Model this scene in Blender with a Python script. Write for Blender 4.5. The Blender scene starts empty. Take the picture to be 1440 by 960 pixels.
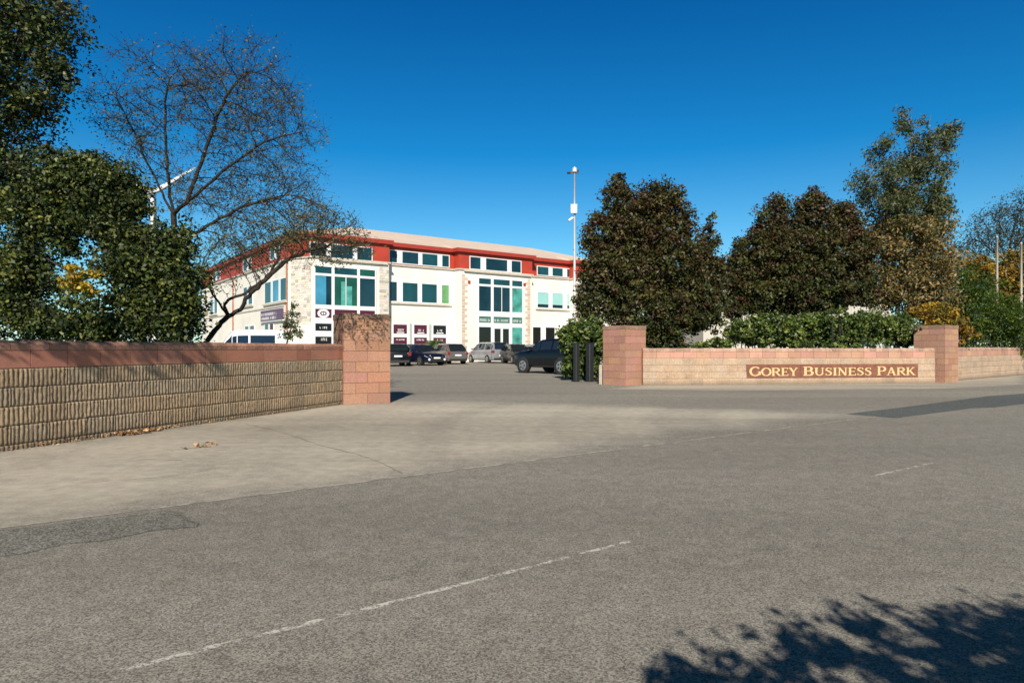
import bpy, math, random
import numpy as np
from mathutils import Vector
random.seed(7); RNG = np.random.default_rng(11)
sc = bpy.context.scene
COL = sc.collection
R = math.radians
# ------------------------------------------------------------------ camera numbers
F = 930.0; CX = 720.0; HY = 490.0; HC = 1.15
def gp(x, y):                      # ground point seen at photo pixel x,y
    Y = F*HC/(y-HY); return ((x-CX)/F*Y, Y)
def wp(x, y, Y):                   # world point at depth Y
    return ((x-CX)/F*Y, Y, HC+(HY-y)*Y/F)
# ------------------------------------------------------------------ node helpers
def newmat(name):
    m = bpy.data.materials.new(name); m.use_nodes = True
    nt = m.node_tree; b = nt.nodes['Principled BSDF']
    return m, nt, b
def simple(name, col, rough=0.6, metal=0.0, var=0.12, scale=6.0, bump=0.0, bscale=60, spec=0.5, coat=0.0):
    m, nt, b = newmat(name)
    tc = nt.nodes.new('ShaderNodeTexCoord')
    n = nt.nodes.new('ShaderNodeTexNoise'); n.inputs['Scale'].default_value = scale; n.inputs['Detail'].default_value = 6
    nt.links.new(tc.outputs['Object'], n.inputs['Vector'])
    r = nt.nodes.new('ShaderNodeMapRange'); r.inputs['To Min'].default_value = 1-var; r.inputs['To Max'].default_value = 1+var
    r.inputs['From Min'].default_value = .3; r.inputs['From Max'].default_value = .7
    nt.links.new(n.outputs['Fac'], r.inputs['Value'])
    mx = nt.nodes.new('ShaderNodeVectorMath'); mx.operation = 'SCALE'; mx.inputs[0].default_value = col[:3]
    nt.links.new(r.outputs['Result'], mx.inputs['Scale'])
    nt.links.new(mx.outputs['Vector'], b.inputs['Base Color'])
    b.inputs['Roughness'].default_value = rough; b.inputs['Metallic'].default_value = metal
    b.inputs['Specular IOR Level'].default_value = spec; b.inputs['Coat Weight'].default_value = coat
    if bump:
        n2 = nt.nodes.new('ShaderNodeTexNoise'); n2.inputs['Scale'].default_value = bscale; n2.inputs['Detail'].default_value = 5
        nt.links.new(tc.outputs['Object'], n2.inputs['Vector'])
        bp = nt.nodes.new('ShaderNodeBump'); bp.inputs['Strength'].default_value = bump; bp.inputs['Distance'].default_value = .01
        nt.links.new(n2.outputs['Fac'], bp.inputs['Height']); nt.links.new(bp.outputs['Normal'], b.inputs['Normal'])
    return m
def tinted(name, rough=0.85, bump=.5, bscale=40, grain=.25, stain=0.0, stain_col=(.05,.045,.035), stain_z=None):
    """colour comes from the per-block attribute 'tint'; grain, stains and bump are procedural"""
    m, nt, b = newmat(name)
    at = nt.nodes.new('ShaderNodeAttribute'); at.attribute_name = 'tint'
    tc = nt.nodes.new('ShaderNodeTexCoord')
    n = nt.nodes.new('ShaderNodeTexNoise'); n.inputs['Scale'].default_value = bscale; n.inputs['Detail'].default_value = 8; n.inputs['Roughness'].default_value=.7
    nt.links.new(tc.outputs['Object'], n.inputs['Vector'])
    r = nt.nodes.new('ShaderNodeMapRange'); r.inputs['From Min'].default_value=.3; r.inputs['From Max'].default_value=.7
    r.inputs['To Min'].default_value = 1-grain; r.inputs['To Max'].default_value = 1+grain
    nt.links.new(n.outputs['Fac'], r.inputs['Value'])
    mx = nt.nodes.new('ShaderNodeVectorMath'); mx.operation = 'SCALE'
    nt.links.new(at.outputs['Color'], mx.inputs[0]); nt.links.new(r.outputs['Result'], mx.inputs['Scale'])
    out = mx.outputs['Vector']
    if stain:
        s = nt.nodes.new('ShaderNodeTexNoise'); s.inputs['Scale'].default_value = 2.2; s.inputs['Detail'].default_value = 7; s.inputs['Roughness'].default_value=.65
        nt.links.new(tc.outputs['Object'], s.inputs['Vector'])
        sr = nt.nodes.new('ShaderNodeMapRange'); sr.inputs['From Min'].default_value=.48; sr.inputs['From Max'].default_value=.75
        sr.inputs['To Max'].default_value = stain
        nt.links.new(s.outputs['Fac'], sr.inputs['Value'])
        mm = nt.nodes.new('ShaderNodeMix'); mm.data_type='RGBA'
        nt.links.new(sr.outputs['Result'], mm.inputs['Factor']); nt.links.new(out, mm.inputs['A'])
        mm.inputs['B'].default_value = (*stain_col,1); out = mm.outputs['Result']
    nt.links.new(out, b.inputs['Base Color'])
    b.inputs['Roughness'].default_value = rough; b.inputs['Specular IOR Level'].default_value=.25
    if bump:
        bp = nt.nodes.new('ShaderNodeBump'); bp.inputs['Strength'].default_value = bump; bp.inputs['Distance'].default_value=.008
        nt.links.new(n.outputs['Fac'], bp.inputs['Height']); nt.links.new(bp.outputs['Normal'], b.inputs['Normal'])
    return m
def leafmat(name, trans=.22, rough=.5, spec=.35):
    m, nt, b = newmat(name)
    at = nt.nodes.new('ShaderNodeAttribute'); at.attribute_name='tint'
    nt.links.new(at.outputs['Color'], b.inputs['Base Color'])
    b.inputs['Roughness'].default_value=rough; b.inputs['Specular IOR Level'].default_value=spec
    tr = nt.nodes.new('ShaderNodeBsdfTranslucent'); nt.links.new(at.outputs['Color'], tr.inputs['Color'])
    mix = nt.nodes.new('ShaderNodeMixShader'); mix.inputs[0].default_value=trans
    out = nt.nodes['Material Output']
    nt.links.new(b.outputs[0], mix.inputs[1]); nt.links.new(tr.outputs[0], mix.inputs[2]); nt.links.new(mix.outputs[0], out.inputs['Surface'])
    return m
def soften(m):
    nt=m.node_tree; N=nt.nodes.new; L=nt.links.new; b=nt.nodes['Principled BSDF']
    at=N('ShaderNodeAttribute'); at.attribute_name='edge'; tc=N('ShaderNodeTexCoord'); n=N('ShaderNodeTexNoise'); n.inputs['Scale'].default_value=30; n.inputs['Detail'].default_value=6; n.inputs['Roughness'].default_value=.7; L(tc.outputs['Object'],n.inputs['Vector'])
    ad=N('ShaderNodeMath'); ad.operation='ADD'; L(at.outputs['Fac'],ad.inputs[0]); L(n.outputs['Fac'],ad.inputs[1]); r=N('ShaderNodeMapRange'); r.inputs['From Min'].default_value=.75; r.inputs['From Max'].default_value=1.1; L(ad.outputs[0],r.inputs['Value'])
    tr=N('ShaderNodeBsdfTransparent'); mx=N('ShaderNodeMixShader'); L(r.outputs['Result'],mx.inputs[0]); L(tr.outputs[0],mx.inputs[1]); L(b.outputs[0],mx.inputs[2]); L(mx.outputs[0],nt.nodes['Material Output'].inputs['Surface']); return m
def asphalt(name, c_dark, c_mid, c_light, dustcol=None, spk=95.0, spk_amt=.55, blotch=.10):
    m, nt, b = newmat(name); N = nt.nodes.new; L = nt.links.new
    tc = N('ShaderNodeTexCoord')
    n1 = N('ShaderNodeTexNoise'); n1.inputs['Scale'].default_value=spk; n1.inputs['Detail'].default_value=3; n1.inputs['Roughness'].default_value=.75
    v = N('ShaderNodeTexVoronoi'); v.inputs['Scale'].default_value=spk*1.1; v.inputs['Randomness'].default_value=1
    n2 = N('ShaderNodeTexNoise'); n2.inputs['Scale'].default_value=.45; n2.inputs['Detail'].default_value=7; n2.inputs['Roughness'].default_value=.6
    n3 = N('ShaderNodeTexNoise'); n3.inputs['Scale'].default_value=7; n3.inputs['Detail'].default_value=6
    mp = N('ShaderNodeMapping'); mp.inputs['Rotation'].default_value=(0,0,-R(36.4)); mp.inputs['Scale'].default_value=(.18,1.0,1)
    L(tc.outputs['Object'], mp.inputs['Vector'])
    for n in (n1,v,n3): L(tc.outputs['Object'], n.inputs['Vector'])
    L(mp.outputs['Vector'], n2.inputs['Vector'])
    cr = N('ShaderNodeValToRGB'); e=cr.color_ramp.elements
    e[0].position=.28; e[0].color=(*c_dark,1); e[1].position=.72; e[1].color=(*c_light,1)
    k=cr.color_ramp.elements.new(.5); k.color=(*c_mid,1)
    ad = N('ShaderNodeMath'); ad.operation='MULTIPLY_ADD'; ad.inputs[1].default_value=spk_amt; 
    vc = N('ShaderNodeSeparateColor'); L(v.outputs['Color'], vc.inputs['Color'])
    sb = N('ShaderNodeMath'); sb.operation='SUBTRACT'; sb.inputs[1].default_value=.5; L(vc.outputs['Red'], sb.inputs[0])
    L(sb.outputs[0], ad.inputs[0]); L(n1.outputs['Fac'], ad.inputs[2]); L(ad.outputs[0], cr.inputs['Fac'])
    a2 = N('ShaderNodeMapRange'); a2.inputs['From Min'].default_value=.3; a2.inputs['From Max'].default_value=.7; a2.inputs['To Min'].default_value=1-blotch; a2.inputs['To Max'].default_value=1+blotch
    L(n2.outputs['Fac'], a2.inputs['Value'])
    a3 = N('ShaderNodeMapRange'); a3.inputs['From Min'].default_value=.3; a3.inputs['From Max'].default_value=.7; a3.inputs['To Min'].default_value=1-blotch*.7; a3.inputs['To Max'].default_value=1+blotch*.7
    L(n3.outputs['Fac'], a3.inputs['Value'])
    mu = N('ShaderNodeMath'); mu.operation='MULTIPLY'; L(a2.outputs['Result'], mu.inputs[0]); L(a3.outputs['Result'], mu.inputs[1])
    s1 = N('ShaderNodeVectorMath'); s1.operation='SCALE'; L(cr.outputs['Color'], s1.inputs[0]); L(mu.outputs[0], s1.inputs['Scale'])
    out = s1.outputs['Vector']
    if dustcol:
        at = N('ShaderNodeAttribute'); at.attribute_name='dust'
        dn = N('ShaderNodeTexNoise'); dn.inputs['Scale'].default_value=1.3; dn.inputs['Detail'].default_value=8; dn.inputs['Roughness'].default_value=.65; L(mp.outputs['Vector'], dn.inputs['Vector'])
        dm = N('ShaderNodeMath'); dm.operation='MULTIPLY_ADD'; dm.inputs[1].default_value=1.15; L(dn.outputs['Fac'], dm.inputs[0]); L(at.outputs['Fac'], dm.inputs[2])
        dr = N('ShaderNodeMapRange'); dr.inputs['From Min'].default_value=.75; dr.inputs['From Max'].default_value=1.6; dr.inputs['To Max'].default_value=.82
        L(dm.outputs[0], dr.inputs['Value'])
        s2 = N('ShaderNodeVectorMath'); s2.operation='SCALE'; s2.inputs[0].default_value=dustcol; L(mu.outputs[0], s2.inputs['Scale'])
        mm = N('ShaderNodeMix'); mm.data_type='RGBA'; L(dr.outputs['Result'], mm.inputs['Factor']); L(out, mm.inputs['A']); L(s2.outputs['Vector'], mm.inputs['B'])
        out = mm.outputs['Result']
    L(out, b.inputs['Base Color']); b.inputs['Roughness'].default_value=.9; b.inputs['Specular IOR Level'].default_value=.25
    bp = N('ShaderNodeBump'); bp.inputs['Strength'].default_value=.55; bp.inputs['Distance'].default_value=.004
    L(ad.outputs[0], bp.inputs['Height']); L(bp.outputs['Normal'], b.inputs['Normal'])
    return m
# ------------------------------------------------------------------ mesh helpers
class MB:
    def __init__(s): s.v=[]; s.f=[]; s.t=[]; s.cur=(1,1,1); s.smooth=False
    def add(s, vs, fs, tint=None):
        o=len(s.v); s.v.extend(tuple(p) for p in vs); s.f.extend([tuple(i+o for i in f) for f in fs]); s.t.extend([tint or s.cur]*len(vs)); return s
    def box(s, a, b, fr=None, tint=None):
        x0,y0,z0=a; x1,y1,z1=b
        vs=[(x0,y0,z0),(x1,y0,z0),(x1,y1,z0),(x0,y1,z0),(x0,y0,z1),(x1,y0,z1),(x1,y1,z1),(x0,y1,z1)]
        if fr: vs=[fr(*p) for p in vs]
        return s.add(vs,[(0,3,2,1),(4,5,6,7),(0,1,5,4),(1,2,6,5),(2,3,7,6),(3,0,4,7)],tint)
    def prism(s, poly, z0, z1, fr=None, tint=None):   # poly in (x,y), extruded in z
        n=len(poly); vs=[(p[0],p[1],z0) for p in poly]+[(p[0],p[1],z1) for p in poly]
        if fr: vs=[fr(*p) for p in vs]
        return s.add(vs,[tuple(range(n))[::-1],tuple(range(n,2*n))]+[(i,(i+1)%n,n+(i+1)%n,n+i) for i in range(n)],tint)
    def tube(s, pts, rad, n=8, cap=True, tint=None):
        pts=[Vector(p) for p in pts]; rings=[]
        for i,p in enumerate(pts):
            d=(pts[min(i+1,len(pts)-1)]-pts[max(i-1,0)]).normalized()
            up=Vector((0,0,1)) if abs(d.z)<.95 else Vector((1,0,0))
            a=d.cross(up).normalized(); b=d.cross(a)
            r=rad[i] if hasattr(rad,'__len__') else rad
            rings.append([p+a*math.cos(2*math.pi*k/n)*r+b*math.sin(2*math.pi*k/n)*r for k in range(n)])
        vs=[q for g in rings for q in g]; fs=[]
        for i in range(len(pts)-1):
            for k in range(n): fs.append((i*n+k,i*n+(k+1)%n,(i+1)*n+(k+1)%n,(i+1)*n+k))
        if cap: fs += [tuple(range(n)),tuple(range((len(pts)-1)*n,len(pts)*n))[::-1]]
        return s.add(vs,fs,tint)
    def build(s, name, mat, parent=None, smooth=False, tint=False, loc=None):
        me=bpy.data.meshes.new(name); me.from_pydata([tuple(p) for p in s.v],[],s.f)
        if tint:
            a=me.color_attributes.new('tint','FLOAT_COLOR','POINT'); a.data.foreach_set('color',np.array([(*c,1) for c in s.t],dtype=np.float32).ravel())
        me.materials.append(mat)
        if smooth: me.polygons.foreach_set('use_smooth',[True]*len(me.polygons))
        me.update()
        o=bpy.data.objects.new(name,me); COL.objects.link(o)
        if parent: o.parent=parent
        if loc: o.location=loc
        return o
def npmesh(name, V, Fq, mat, parent=None, tint=None, smooth=False):
    """V (n,3); Fq (m,k) constant polygon size"""
    me=bpy.data.meshes.new(name); m,k=Fq.shape
    me.vertices.add(len(V)); me.vertices.foreach_set('co',V.astype(np.float32).ravel())
    me.loops.add(m*k); me.loops.foreach_set('vertex_index',Fq.astype(np.int32).ravel())
    me.polygons.add(m); me.polygons.foreach_set('loop_start',np.arange(0,m*k,k,dtype=np.int32)); me.polygons.foreach_set('loop_total',np.full(m,k,dtype=np.int32))
    if smooth: me.polygons.foreach_set('use_smooth',np.ones(m,dtype=bool))
    me.materials.append(mat); me.update(calc_edges=True)
    if tint is not None:
        a=me.color_attributes.new('tint','FLOAT_COLOR','POINT'); c=np.ones((len(V),4),dtype=np.float32); c[:,:3]=tint; a.data.foreach_set('color',c.ravel())
    o=bpy.data.objects.new(name,me); COL.objects.link(o)
    if parent: o.parent=parent
    return o
def tag(o,label=None,cat=None,group=None,kind=None):
    if label: o['label']=label
    if cat: o['category']=cat
    if group: o['group']=group
    if kind: o['kind']=kind
    return o
def empty(name,label,cat,loc=(0,0,0),rz=0,group=None):
    o=bpy.data.objects.new(name,None); COL.objects.link(o); o.location=loc; o.rotation_euler=(0,0,rz); o.empty_display_size=.2
    return tag(o,label,cat,group)
def reparent_keep(root):   # children were built in world coordinates: shift them so the Empty sits at the base
    pass
def worldpart(o, root):
    """o was built in world coordinates, root is an Empty at its base"""
    M=root.matrix_basis.inverted(); o.data.transform(M); o.parent=root; return o
# ------------------------------------------------------------------ materials
M={}
M['road']=asphalt('road_asphalt',(.085,.079,.068),(.225,.209,.178),(.36,.337,.29),spk=130,spk_amt=.38,blotch=.17)
M['fore']=asphalt('forecourt_asphalt',(.13,.12,.102),(.225,.209,.178),(.34,.315,.27),dustcol=(.44,.395,.32),spk=70,spk_amt=.42,blotch=.19)
M['old_patch']=asphalt('old_patch_asphalt',(.07,.072,.063),(.178,.176,.154),(.30,.285,.245),spk=100,blotch=.22)
M['patch']=asphalt('patch_asphalt',(.04,.045,.042),(.088,.1,.096),(.17,.18,.17),spk=80,blotch=.1)
soften(M['old_patch']); soften(M['patch'])
M['earth']=simple('earth_and_grass',(.075,.085,.035),.95,var=.4,scale=1.2,bump=.5)
M['block']=tinted('rough_block',bump=.9,bscale=45,grain=.32,stain=.4,stain_col=(.11,.08,.045))
M['smooth_block']=tinted('smooth_block',bump=.5,bscale=70,grain=.16,stain=.35,stain_col=(.10,.075,.05))
M['pier']=tinted('pier_block',bump=.8,bscale=26,grain=.28,stain=.6,stain_col=(.27,.17,.11))
M['coping']=tinted('coping_stone',bump=.9,bscale=24,grain=.35,stain=.75,stain_col=(.11,.085,.06))
M['mortar']=simple('mortar',(.36,.22,.15),.95,var=.25,scale=14,bump=.4)
M['panel']=simple('sign_tile',(.20,.075,.045),.75,var=.25,scale=9,bump=.3)
M['gold']=simple('gold_paint',(.64,.45,.21),.6,var=.15,scale=20)
M['render']=simple('white_render',(.80,.755,.66),.85,var=.09,scale=.5,bump=.15,bscale=25)
M['sill']=simple('concrete_sill',(.55,.49,.40),.85,var=.12,scale=5)
M['redclad']=simple('red_cladding',(.42,.045,.022),.55,var=.12,scale=1.5)
M['redfascia']=simple('red_fascia',(.36,.04,.022),.5,var=.08,scale=2)
M['roof']=simple('pale_roof',(.66,.53,.43),.7,var=.06,scale=.6)
M['upvc']=simple('white_frame',(.78,.79,.77),.45,var=.03)
M['maroon']=simple('maroon_sign',(.09,.014,.03),.4,var=.1,scale=3)
M['purple']=simple('purple_sign',(.13,.055,.115),.4,var=.08,scale=2)
M['whitep']=simple('white_print',(.8,.8,.78),.5,var=.03)
M['greensign']=simple('green_sign',(.06,.16,.13),.4,var=.1)
M['blackp']=simple('black_sign',(.012,.012,.012),.35,var=.1)
M['brick']=simple('brick_quoin',(.48,.22,.13),.85,var=.25,scale=5)
M['quoinstone']=tinted('quoin_stone',bump=.6,bscale=12,grain=.18)
M['darkmetal']=simple('dark_painted_metal',(.02,.021,.023),.5,var=.2,scale=12)
M['galv']=simple('galvanised_steel',(.55,.56,.55),.5,.3,var=.08)
M['whitemetal']=simple('white_metal',(.75,.76,.76),.45,var=.04)
M['bark']=simple('dark_bark',(.028,.022,.017),.9,var=.4,scale=12,bump=.6,bscale=30)
M['bark2']=simple('brown_bark',(.024,.018,.014),.9,var=.4,scale=10,bump=.6,bscale=30)
M['palebark']=simple('pale_bark',(.16,.14,.12),.85,var=.4,scale=8,bump=.4)
M['tyre']=simple('tyre_rubber',(.018,.018,.018),.85,var=.1)
M['rim']=simple('alloy_rim',(.5,.5,.5),.3,.8,var=.1)
M['carglass']=simple('car_glass',(.012,.018,.022),.04,var=.1,spec=.9)
M['lens']=simple('lamp_lens',(.75,.78,.8),.08,var=.05,spec=.8,coat=1)
M['redlens']=simple('tail_lens',(.22,.03,.025),.12,var=.1,coat=1)
M['plate']=simple('plate_white',(.75,.75,.7),.4,var=.05)
M['trim']=simple('black_trim',(.02,.02,.02),.6,var=.1)
M['clad']=simple('pale_cladding',(.50,.47,.40),.6,var=.06,scale=1)
M['leaf']=leafmat('leaf'); M['glossleaf']=leafmat('gloss_leaf',.15,.42,.4)
M['dryleaf']=leafmat('dry_leaf',.1,.8,.1)
def glass(name,c,rough=.05): return simple(name,c,rough,var=.35,scale=.7,spec=.55)
M['g_dark']=glass('tinted_glass',(.007,.032,.045)); M['g_green']=glass('green_glass',(.01,.085,.05)); M['g_teal']=glass('teal_glass',(.009,.058,.068))
M['g_blue']=glass('blue_glass',(.05,.24,.36)); M['blind']=simple('pale_aqua_blind',(.30,.58,.54),.4,var=.05,scale=1); M['g_black']=glass('black_glass',(.006,.007,.007))
M['g_lime']=simple('green_curtain',(.14,.33,.13),.4,var=.2,scale=3); M['aqua']=simple('aqua_curtain',(.07,.30,.25),.25,var=.5,scale=1.3)
# worn paint
def worn():
    m,nt,b=newmat('worn_line_paint'); N=nt.nodes.new; L=nt.links.new
    b.inputs['Base Color'].default_value=(.52,.49,.44,1); b.inputs['Roughness'].default_value=.8
    tc=N('ShaderNodeTexCoord'); n=N('ShaderNodeTexNoise'); n.inputs['Scale'].default_value=60; n.inputs['Detail'].default_value=5; n.inputs['Roughness'].default_value=.75; L(tc.outputs['Object'],n.inputs['Vector'])
    n2=N('ShaderNodeTexNoise'); n2.inputs['Scale'].default_value=11.0; n2.inputs['Detail'].default_value=3; L(tc.outputs['Object'],n2.inputs['Vector'])
    ad=N('ShaderNodeMath'); ad.operation='ADD'; L(n.outputs['Fac'],ad.inputs[0]); L(n2.outputs['Fac'],ad.inputs[1])
    r=N('ShaderNodeMapRange'); r.inputs['From Min'].default_value=.92; r.inputs['From Max'].default_value=1.06; L(ad.outputs[0],r.inputs['Value'])
    tr=N('ShaderNodeBsdfTransparent'); mx=N('ShaderNodeMixShader'); L(r.outputs['Result'],mx.inputs[0]); L(tr.outputs[0],mx.inputs[1]); L(b.outputs[0],mx.inputs[2]); L(mx.outputs[0],nt.nodes['Material Output'].inputs['Surface'])
    return m
M['paint']=worn()
# ------------------------------------------------------------------ world, sun, camera
EL=34.0
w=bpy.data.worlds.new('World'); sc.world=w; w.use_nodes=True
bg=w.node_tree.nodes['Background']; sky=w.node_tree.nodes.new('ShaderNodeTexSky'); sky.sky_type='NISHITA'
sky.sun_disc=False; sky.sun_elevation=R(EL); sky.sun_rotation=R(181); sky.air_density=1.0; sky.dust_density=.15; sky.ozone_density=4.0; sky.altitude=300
N=w.node_tree.nodes.new; L=w.node_tree.links.new
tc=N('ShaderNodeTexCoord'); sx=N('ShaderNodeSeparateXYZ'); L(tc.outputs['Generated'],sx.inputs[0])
cr=N('ShaderNodeValToRGB'); L(sx.outputs['Z'],cr.inputs['Fac']); e=cr.color_ramp.elements   # deepens the blue upward; dome above the view darkened to cut ambient fill
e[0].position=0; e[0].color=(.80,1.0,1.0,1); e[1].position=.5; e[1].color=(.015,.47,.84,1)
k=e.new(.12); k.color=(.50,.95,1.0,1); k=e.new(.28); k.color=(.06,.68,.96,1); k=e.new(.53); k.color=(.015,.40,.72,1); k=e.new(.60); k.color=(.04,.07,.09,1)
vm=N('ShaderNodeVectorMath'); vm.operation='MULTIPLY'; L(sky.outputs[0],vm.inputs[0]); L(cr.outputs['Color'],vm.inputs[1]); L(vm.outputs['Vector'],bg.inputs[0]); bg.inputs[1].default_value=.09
sl=bpy.data.lights.new('sun','SUN'); sl.energy=4.8; sl.angle=R(.5); sl.color=(1,.92,.80)
so=bpy.data.objects.new('sun',sl); COL.objects.link(so)
sd=Vector((.02*math.cos(R(EL)),math.cos(R(EL)),-math.sin(R(EL)))); so.rotation_euler=sd.to_track_quat('-Z','Y').to_euler(); so.location=(0,-20,30)
cd=bpy.data.cameras.new('camera'); cd.sensor_width=36; cd.lens=F/1440*36; cd.shift_y=(HY-480)/1440; cd.clip_end=6000; cd.clip_start=.05
co=bpy.data.objects.new('camera',cd); COL.objects.link(co); co.location=(0,0,HC); co.rotation_euler=(R(90),0,0); sc.camera=co
sc.view_settings.view_transform='Standard'; sc.view_settings.look='None'; sc.view_settings.exposure=.4; sc.view_settings.gamma=1
sc.cycles.max_bounces=6; sc.cycles.transparent_max_bounces=8
# ------------------------------------------------------------------ frames
def frame(ox,oy,ux,uy,oz=0):       # local (t,d,z): d positive = away from the front (to the left of u)
    n=math.hypot(ux,uy); ux/=n; uy/=n
    return lambda t,d,z:(ox+ux*t-uy*d, oy+uy*t+ux*d, oz+z)
# ------------------------------------------------------------------ ground
U=(.805,.593)
def q2w(s,q): return (U[0]*s-U[1]*q, U[1]*s+U[0]*q)   # s along the road, q across
g=MB(); S=2500; g.add([(-S,-S,-.008),(S,-S,-.008),(S,S,-.008),(-S,S,-.008)],[(0,1,2,3)]); tag(g.build('ground',M['earth']),kind='structure')
g=MB(); a=[q2w(-60,-1.6),q2w(140,-1.6),q2w(140,5.6),q2w(-60,5.6)]; g.add([(x,y,0) for x,y in a],[(0,1,2,3)]); tag(g.build('road',M['road']),kind='structure')
# forecourt, gridded so it can carry the dust that traffic does not sweep
LW0=(-5.71,7.38); LW1=(-3.50,13.66)
def inpoly(P,poly):
    x,y=P[:,0],P[:,1]; ins=np.zeros(len(P),bool); n=len(poly)
    for i in range(n):
        x1,y1=poly[i]; x2,y2=poly[(i+1)%n]
        c=((y1>y)!=(y2>y))&(x<(x2-x1)*(y-y1)/((y2-y1)+1e-12)+x1); ins^=c
    return ins
def polydist(P,poly):
    d=np.full(len(P),1e9); n=len(poly)
    for i in range(n):
        a=np.array(poly[i]); b=np.array(poly[(i+1)%n]); ab=b-a; t=np.clip(((P-a)@ab)/(ab@ab),0,1)
        d=np.minimum(d,np.linalg.norm(P-(a+t[:,None]*ab),axis=1))
    return np.where(inpoly(P,poly),d,-d)
ss=np.concatenate([np.linspace(-14,0,60)[:-1],np.linspace(0,30,150)[:-1],np.linspace(30,110,60)])
qs=np.concatenate([np.linspace(5.36,20,100)[:-1],np.linspace(20,80,60)])
SS,QQ=np.meshgrid(ss,qs); P=np.stack([U[0]*SS-U[1]*QQ,U[1]*SS+U[0]*QQ],-1).reshape(-1,2)
dust1=[gp(-160,766),gp(0,742),gp(570,668),gp(860,622),gp(1180,583),gp(1040,575),gp(900,571),gp(700,566),gp(548,563),gp(483,566),gp(0,634),gp(-160,660)]
dust2=[gp(905,541),gp(1440,524),gp(1440,541),gp(1300,547),gp(1000,549),gp(860,547)]
d1=polydist(P,dust1); d2=polydist(P,dust2)
dust=np.clip(d1/1.1+.45,0,1); dust=np.maximum(dust,np.clip(d2/.5+.45,0,1)*.9)
cen=np.array([3.0,19.0])                 # tyre sweeps turning out of the entrance
rr=np.linalg.norm(P-np.array([6.5,8.0])-np.array([2.0,1.5]),axis=1)
sweep=.5+.5*np.sin(rr*3.1)+.3*np.sin(rr*7.7)
dust=np.clip(dust*(.70+.30*sweep)-np.exp(-((rr-6.2)/.5)**2)*.3-np.exp(-((rr-4.4)/.35)**2)*.2+.10,0,1)
dust=np.where(P[:,1]>30,.35,dust)
V=np.column_stack([P,np.full(len(P),.0015)])
ny,nx=SS.shape; I=np.arange(ny*nx).reshape(ny,nx); Fq=np.stack([I[:-1,:-1],I[:-1,1:],I[1:,1:],I[1:,:-1]],-1).reshape(-1,4)
fo=npmesh('forecourt',V,Fq,M['fore']); at=fo.data.attributes.new('dust','FLOAT','POINT'); at.data.foreach_set('value',dust.astype(np.float32)); tag(fo,kind='structure')
# soil beds behind the walls
g=MB(); g.add([(x,y,.010) for x,y in [(4.6,20.95),(14.2,22.6),(15.6,24.1),(60,57),(60,75),(26,45),(3.0,27.5),(2.6,24)]],[tuple(range(8))]); tag(g.build('planting_bed_soil',M['earth']),kind='structure')
g=MB(); g.add([(x,y,.010) for x,y in [(-6.9,4.6),(-3.9,13.9),(-4.2,15.6),(-9,21),(-16,33),(-60,33),(-60,4.6)]],[tuple(range(7))]); tag(g.build('garden_soil',M['earth']),kind='structure')
# darker repairs in the road
def softpatch(pp,mat,inset):
    n=len(pp); A=sum(pp[i][0]*pp[(i+1)%n][1]-pp[(i+1)%n][0]*pp[i][1] for i in range(n)); sg=1 if A>0 else -1; inn=[]
    for i in range(n):
        a_=pp[i-1]; c_=pp[(i+1)%n]; l_=math.dist(a_,c_); inn.append((pp[i][0]-sg*(c_[1]-a_[1])/l_*inset,pp[i][1]+sg*(c_[0]-a_[0])/l_*inset))
    g=MB(); g.add([(x,y,.003) for x,y in pp+inn],[(i,(i+1)%n,n+(i+1)%n,n+i) for i in range(n)]+[tuple(range(n,2*n))])
    o=g.build('asphalt_patch',mat); at_=o.data.attributes.new('edge','FLOAT','POINT'); at_.data.foreach_set('value',[0.0]*n+[1.0]*n); tag(o,kind='structure')
g=MB(); pp=[gp(*p) for p in [(-90,800),(-90,757),(-40,751),(0,744),(60,738),(120,729),(180,724),(240,715),(262,719),(272,727),(287,735),(281,743),(220,748),(150,763),(90,768),(40,781),(0,786),(-40,791)]]
softpatch(pp,M['old_patch'],.12)
g=MB(); pp=[gp(*p) for p in [(1186,582),(1262,573),(1340,563),(1385,557),(1440,553),(1700,533),(1700,546),(1440,568),(1400,573),(1370,574),(1300,583),(1262,588)]]
softpatch(pp,M['patch'],.10)
# worn centre line dashes
def dash(p0,p1,wd):
    (x0,y0),(x1,y1)=gp(*p0),gp(*p1); L_=math.hypot(x1-x0,y1-y0); ux,uy=(x1-x0)/L_,(y1-y0)/L_; n=int(L_/.03); b=MB(); vs=[]
    for i in range(n+1):
        t=L_*i/n; wa=wd/2*(1+random.uniform(-.35,.25)); wb=wd/2*(1+random.uniform(-.35,.25))
        vs+= [(x0+ux*t-uy*wa,y0+uy*t+ux*wa,.0015),(x0+ux*t+uy*wb,y0+uy*t-ux*wb,.0015)]
    b.add(vs,[(2*i,2*i+1,2*i+3,2*i+2) for i in range(n)]); return tag(b.build('road_marking',M['paint']),kind='structure')
dash((165,943),(545,848),.038); dash((545,848),(885,761),.032); dash((1228,669),(1318,649),.035)
rg_=random.Random(3); b=MB(); vs=[]
for i in range(301):
    s_=-4+i*.08; q0=5.355-rg_.uniform(0,.02); q1=5.36+rg_.uniform(0,.035); x,y=q2w(s_,q0); x2,y2=q2w(s_,q1); vs+=[(x,y,.0028),(x2,y2,.0028)]
M['grit']=simple('pale_grit',(.34,.31,.25),.95,var=.5,scale=8)
b.add(vs,[(2*i,2*i+2,2*i+3,2*i+1) for i in range(300)]); tag(b.build('road_edge_joint',M['grit']),kind='structure')
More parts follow.
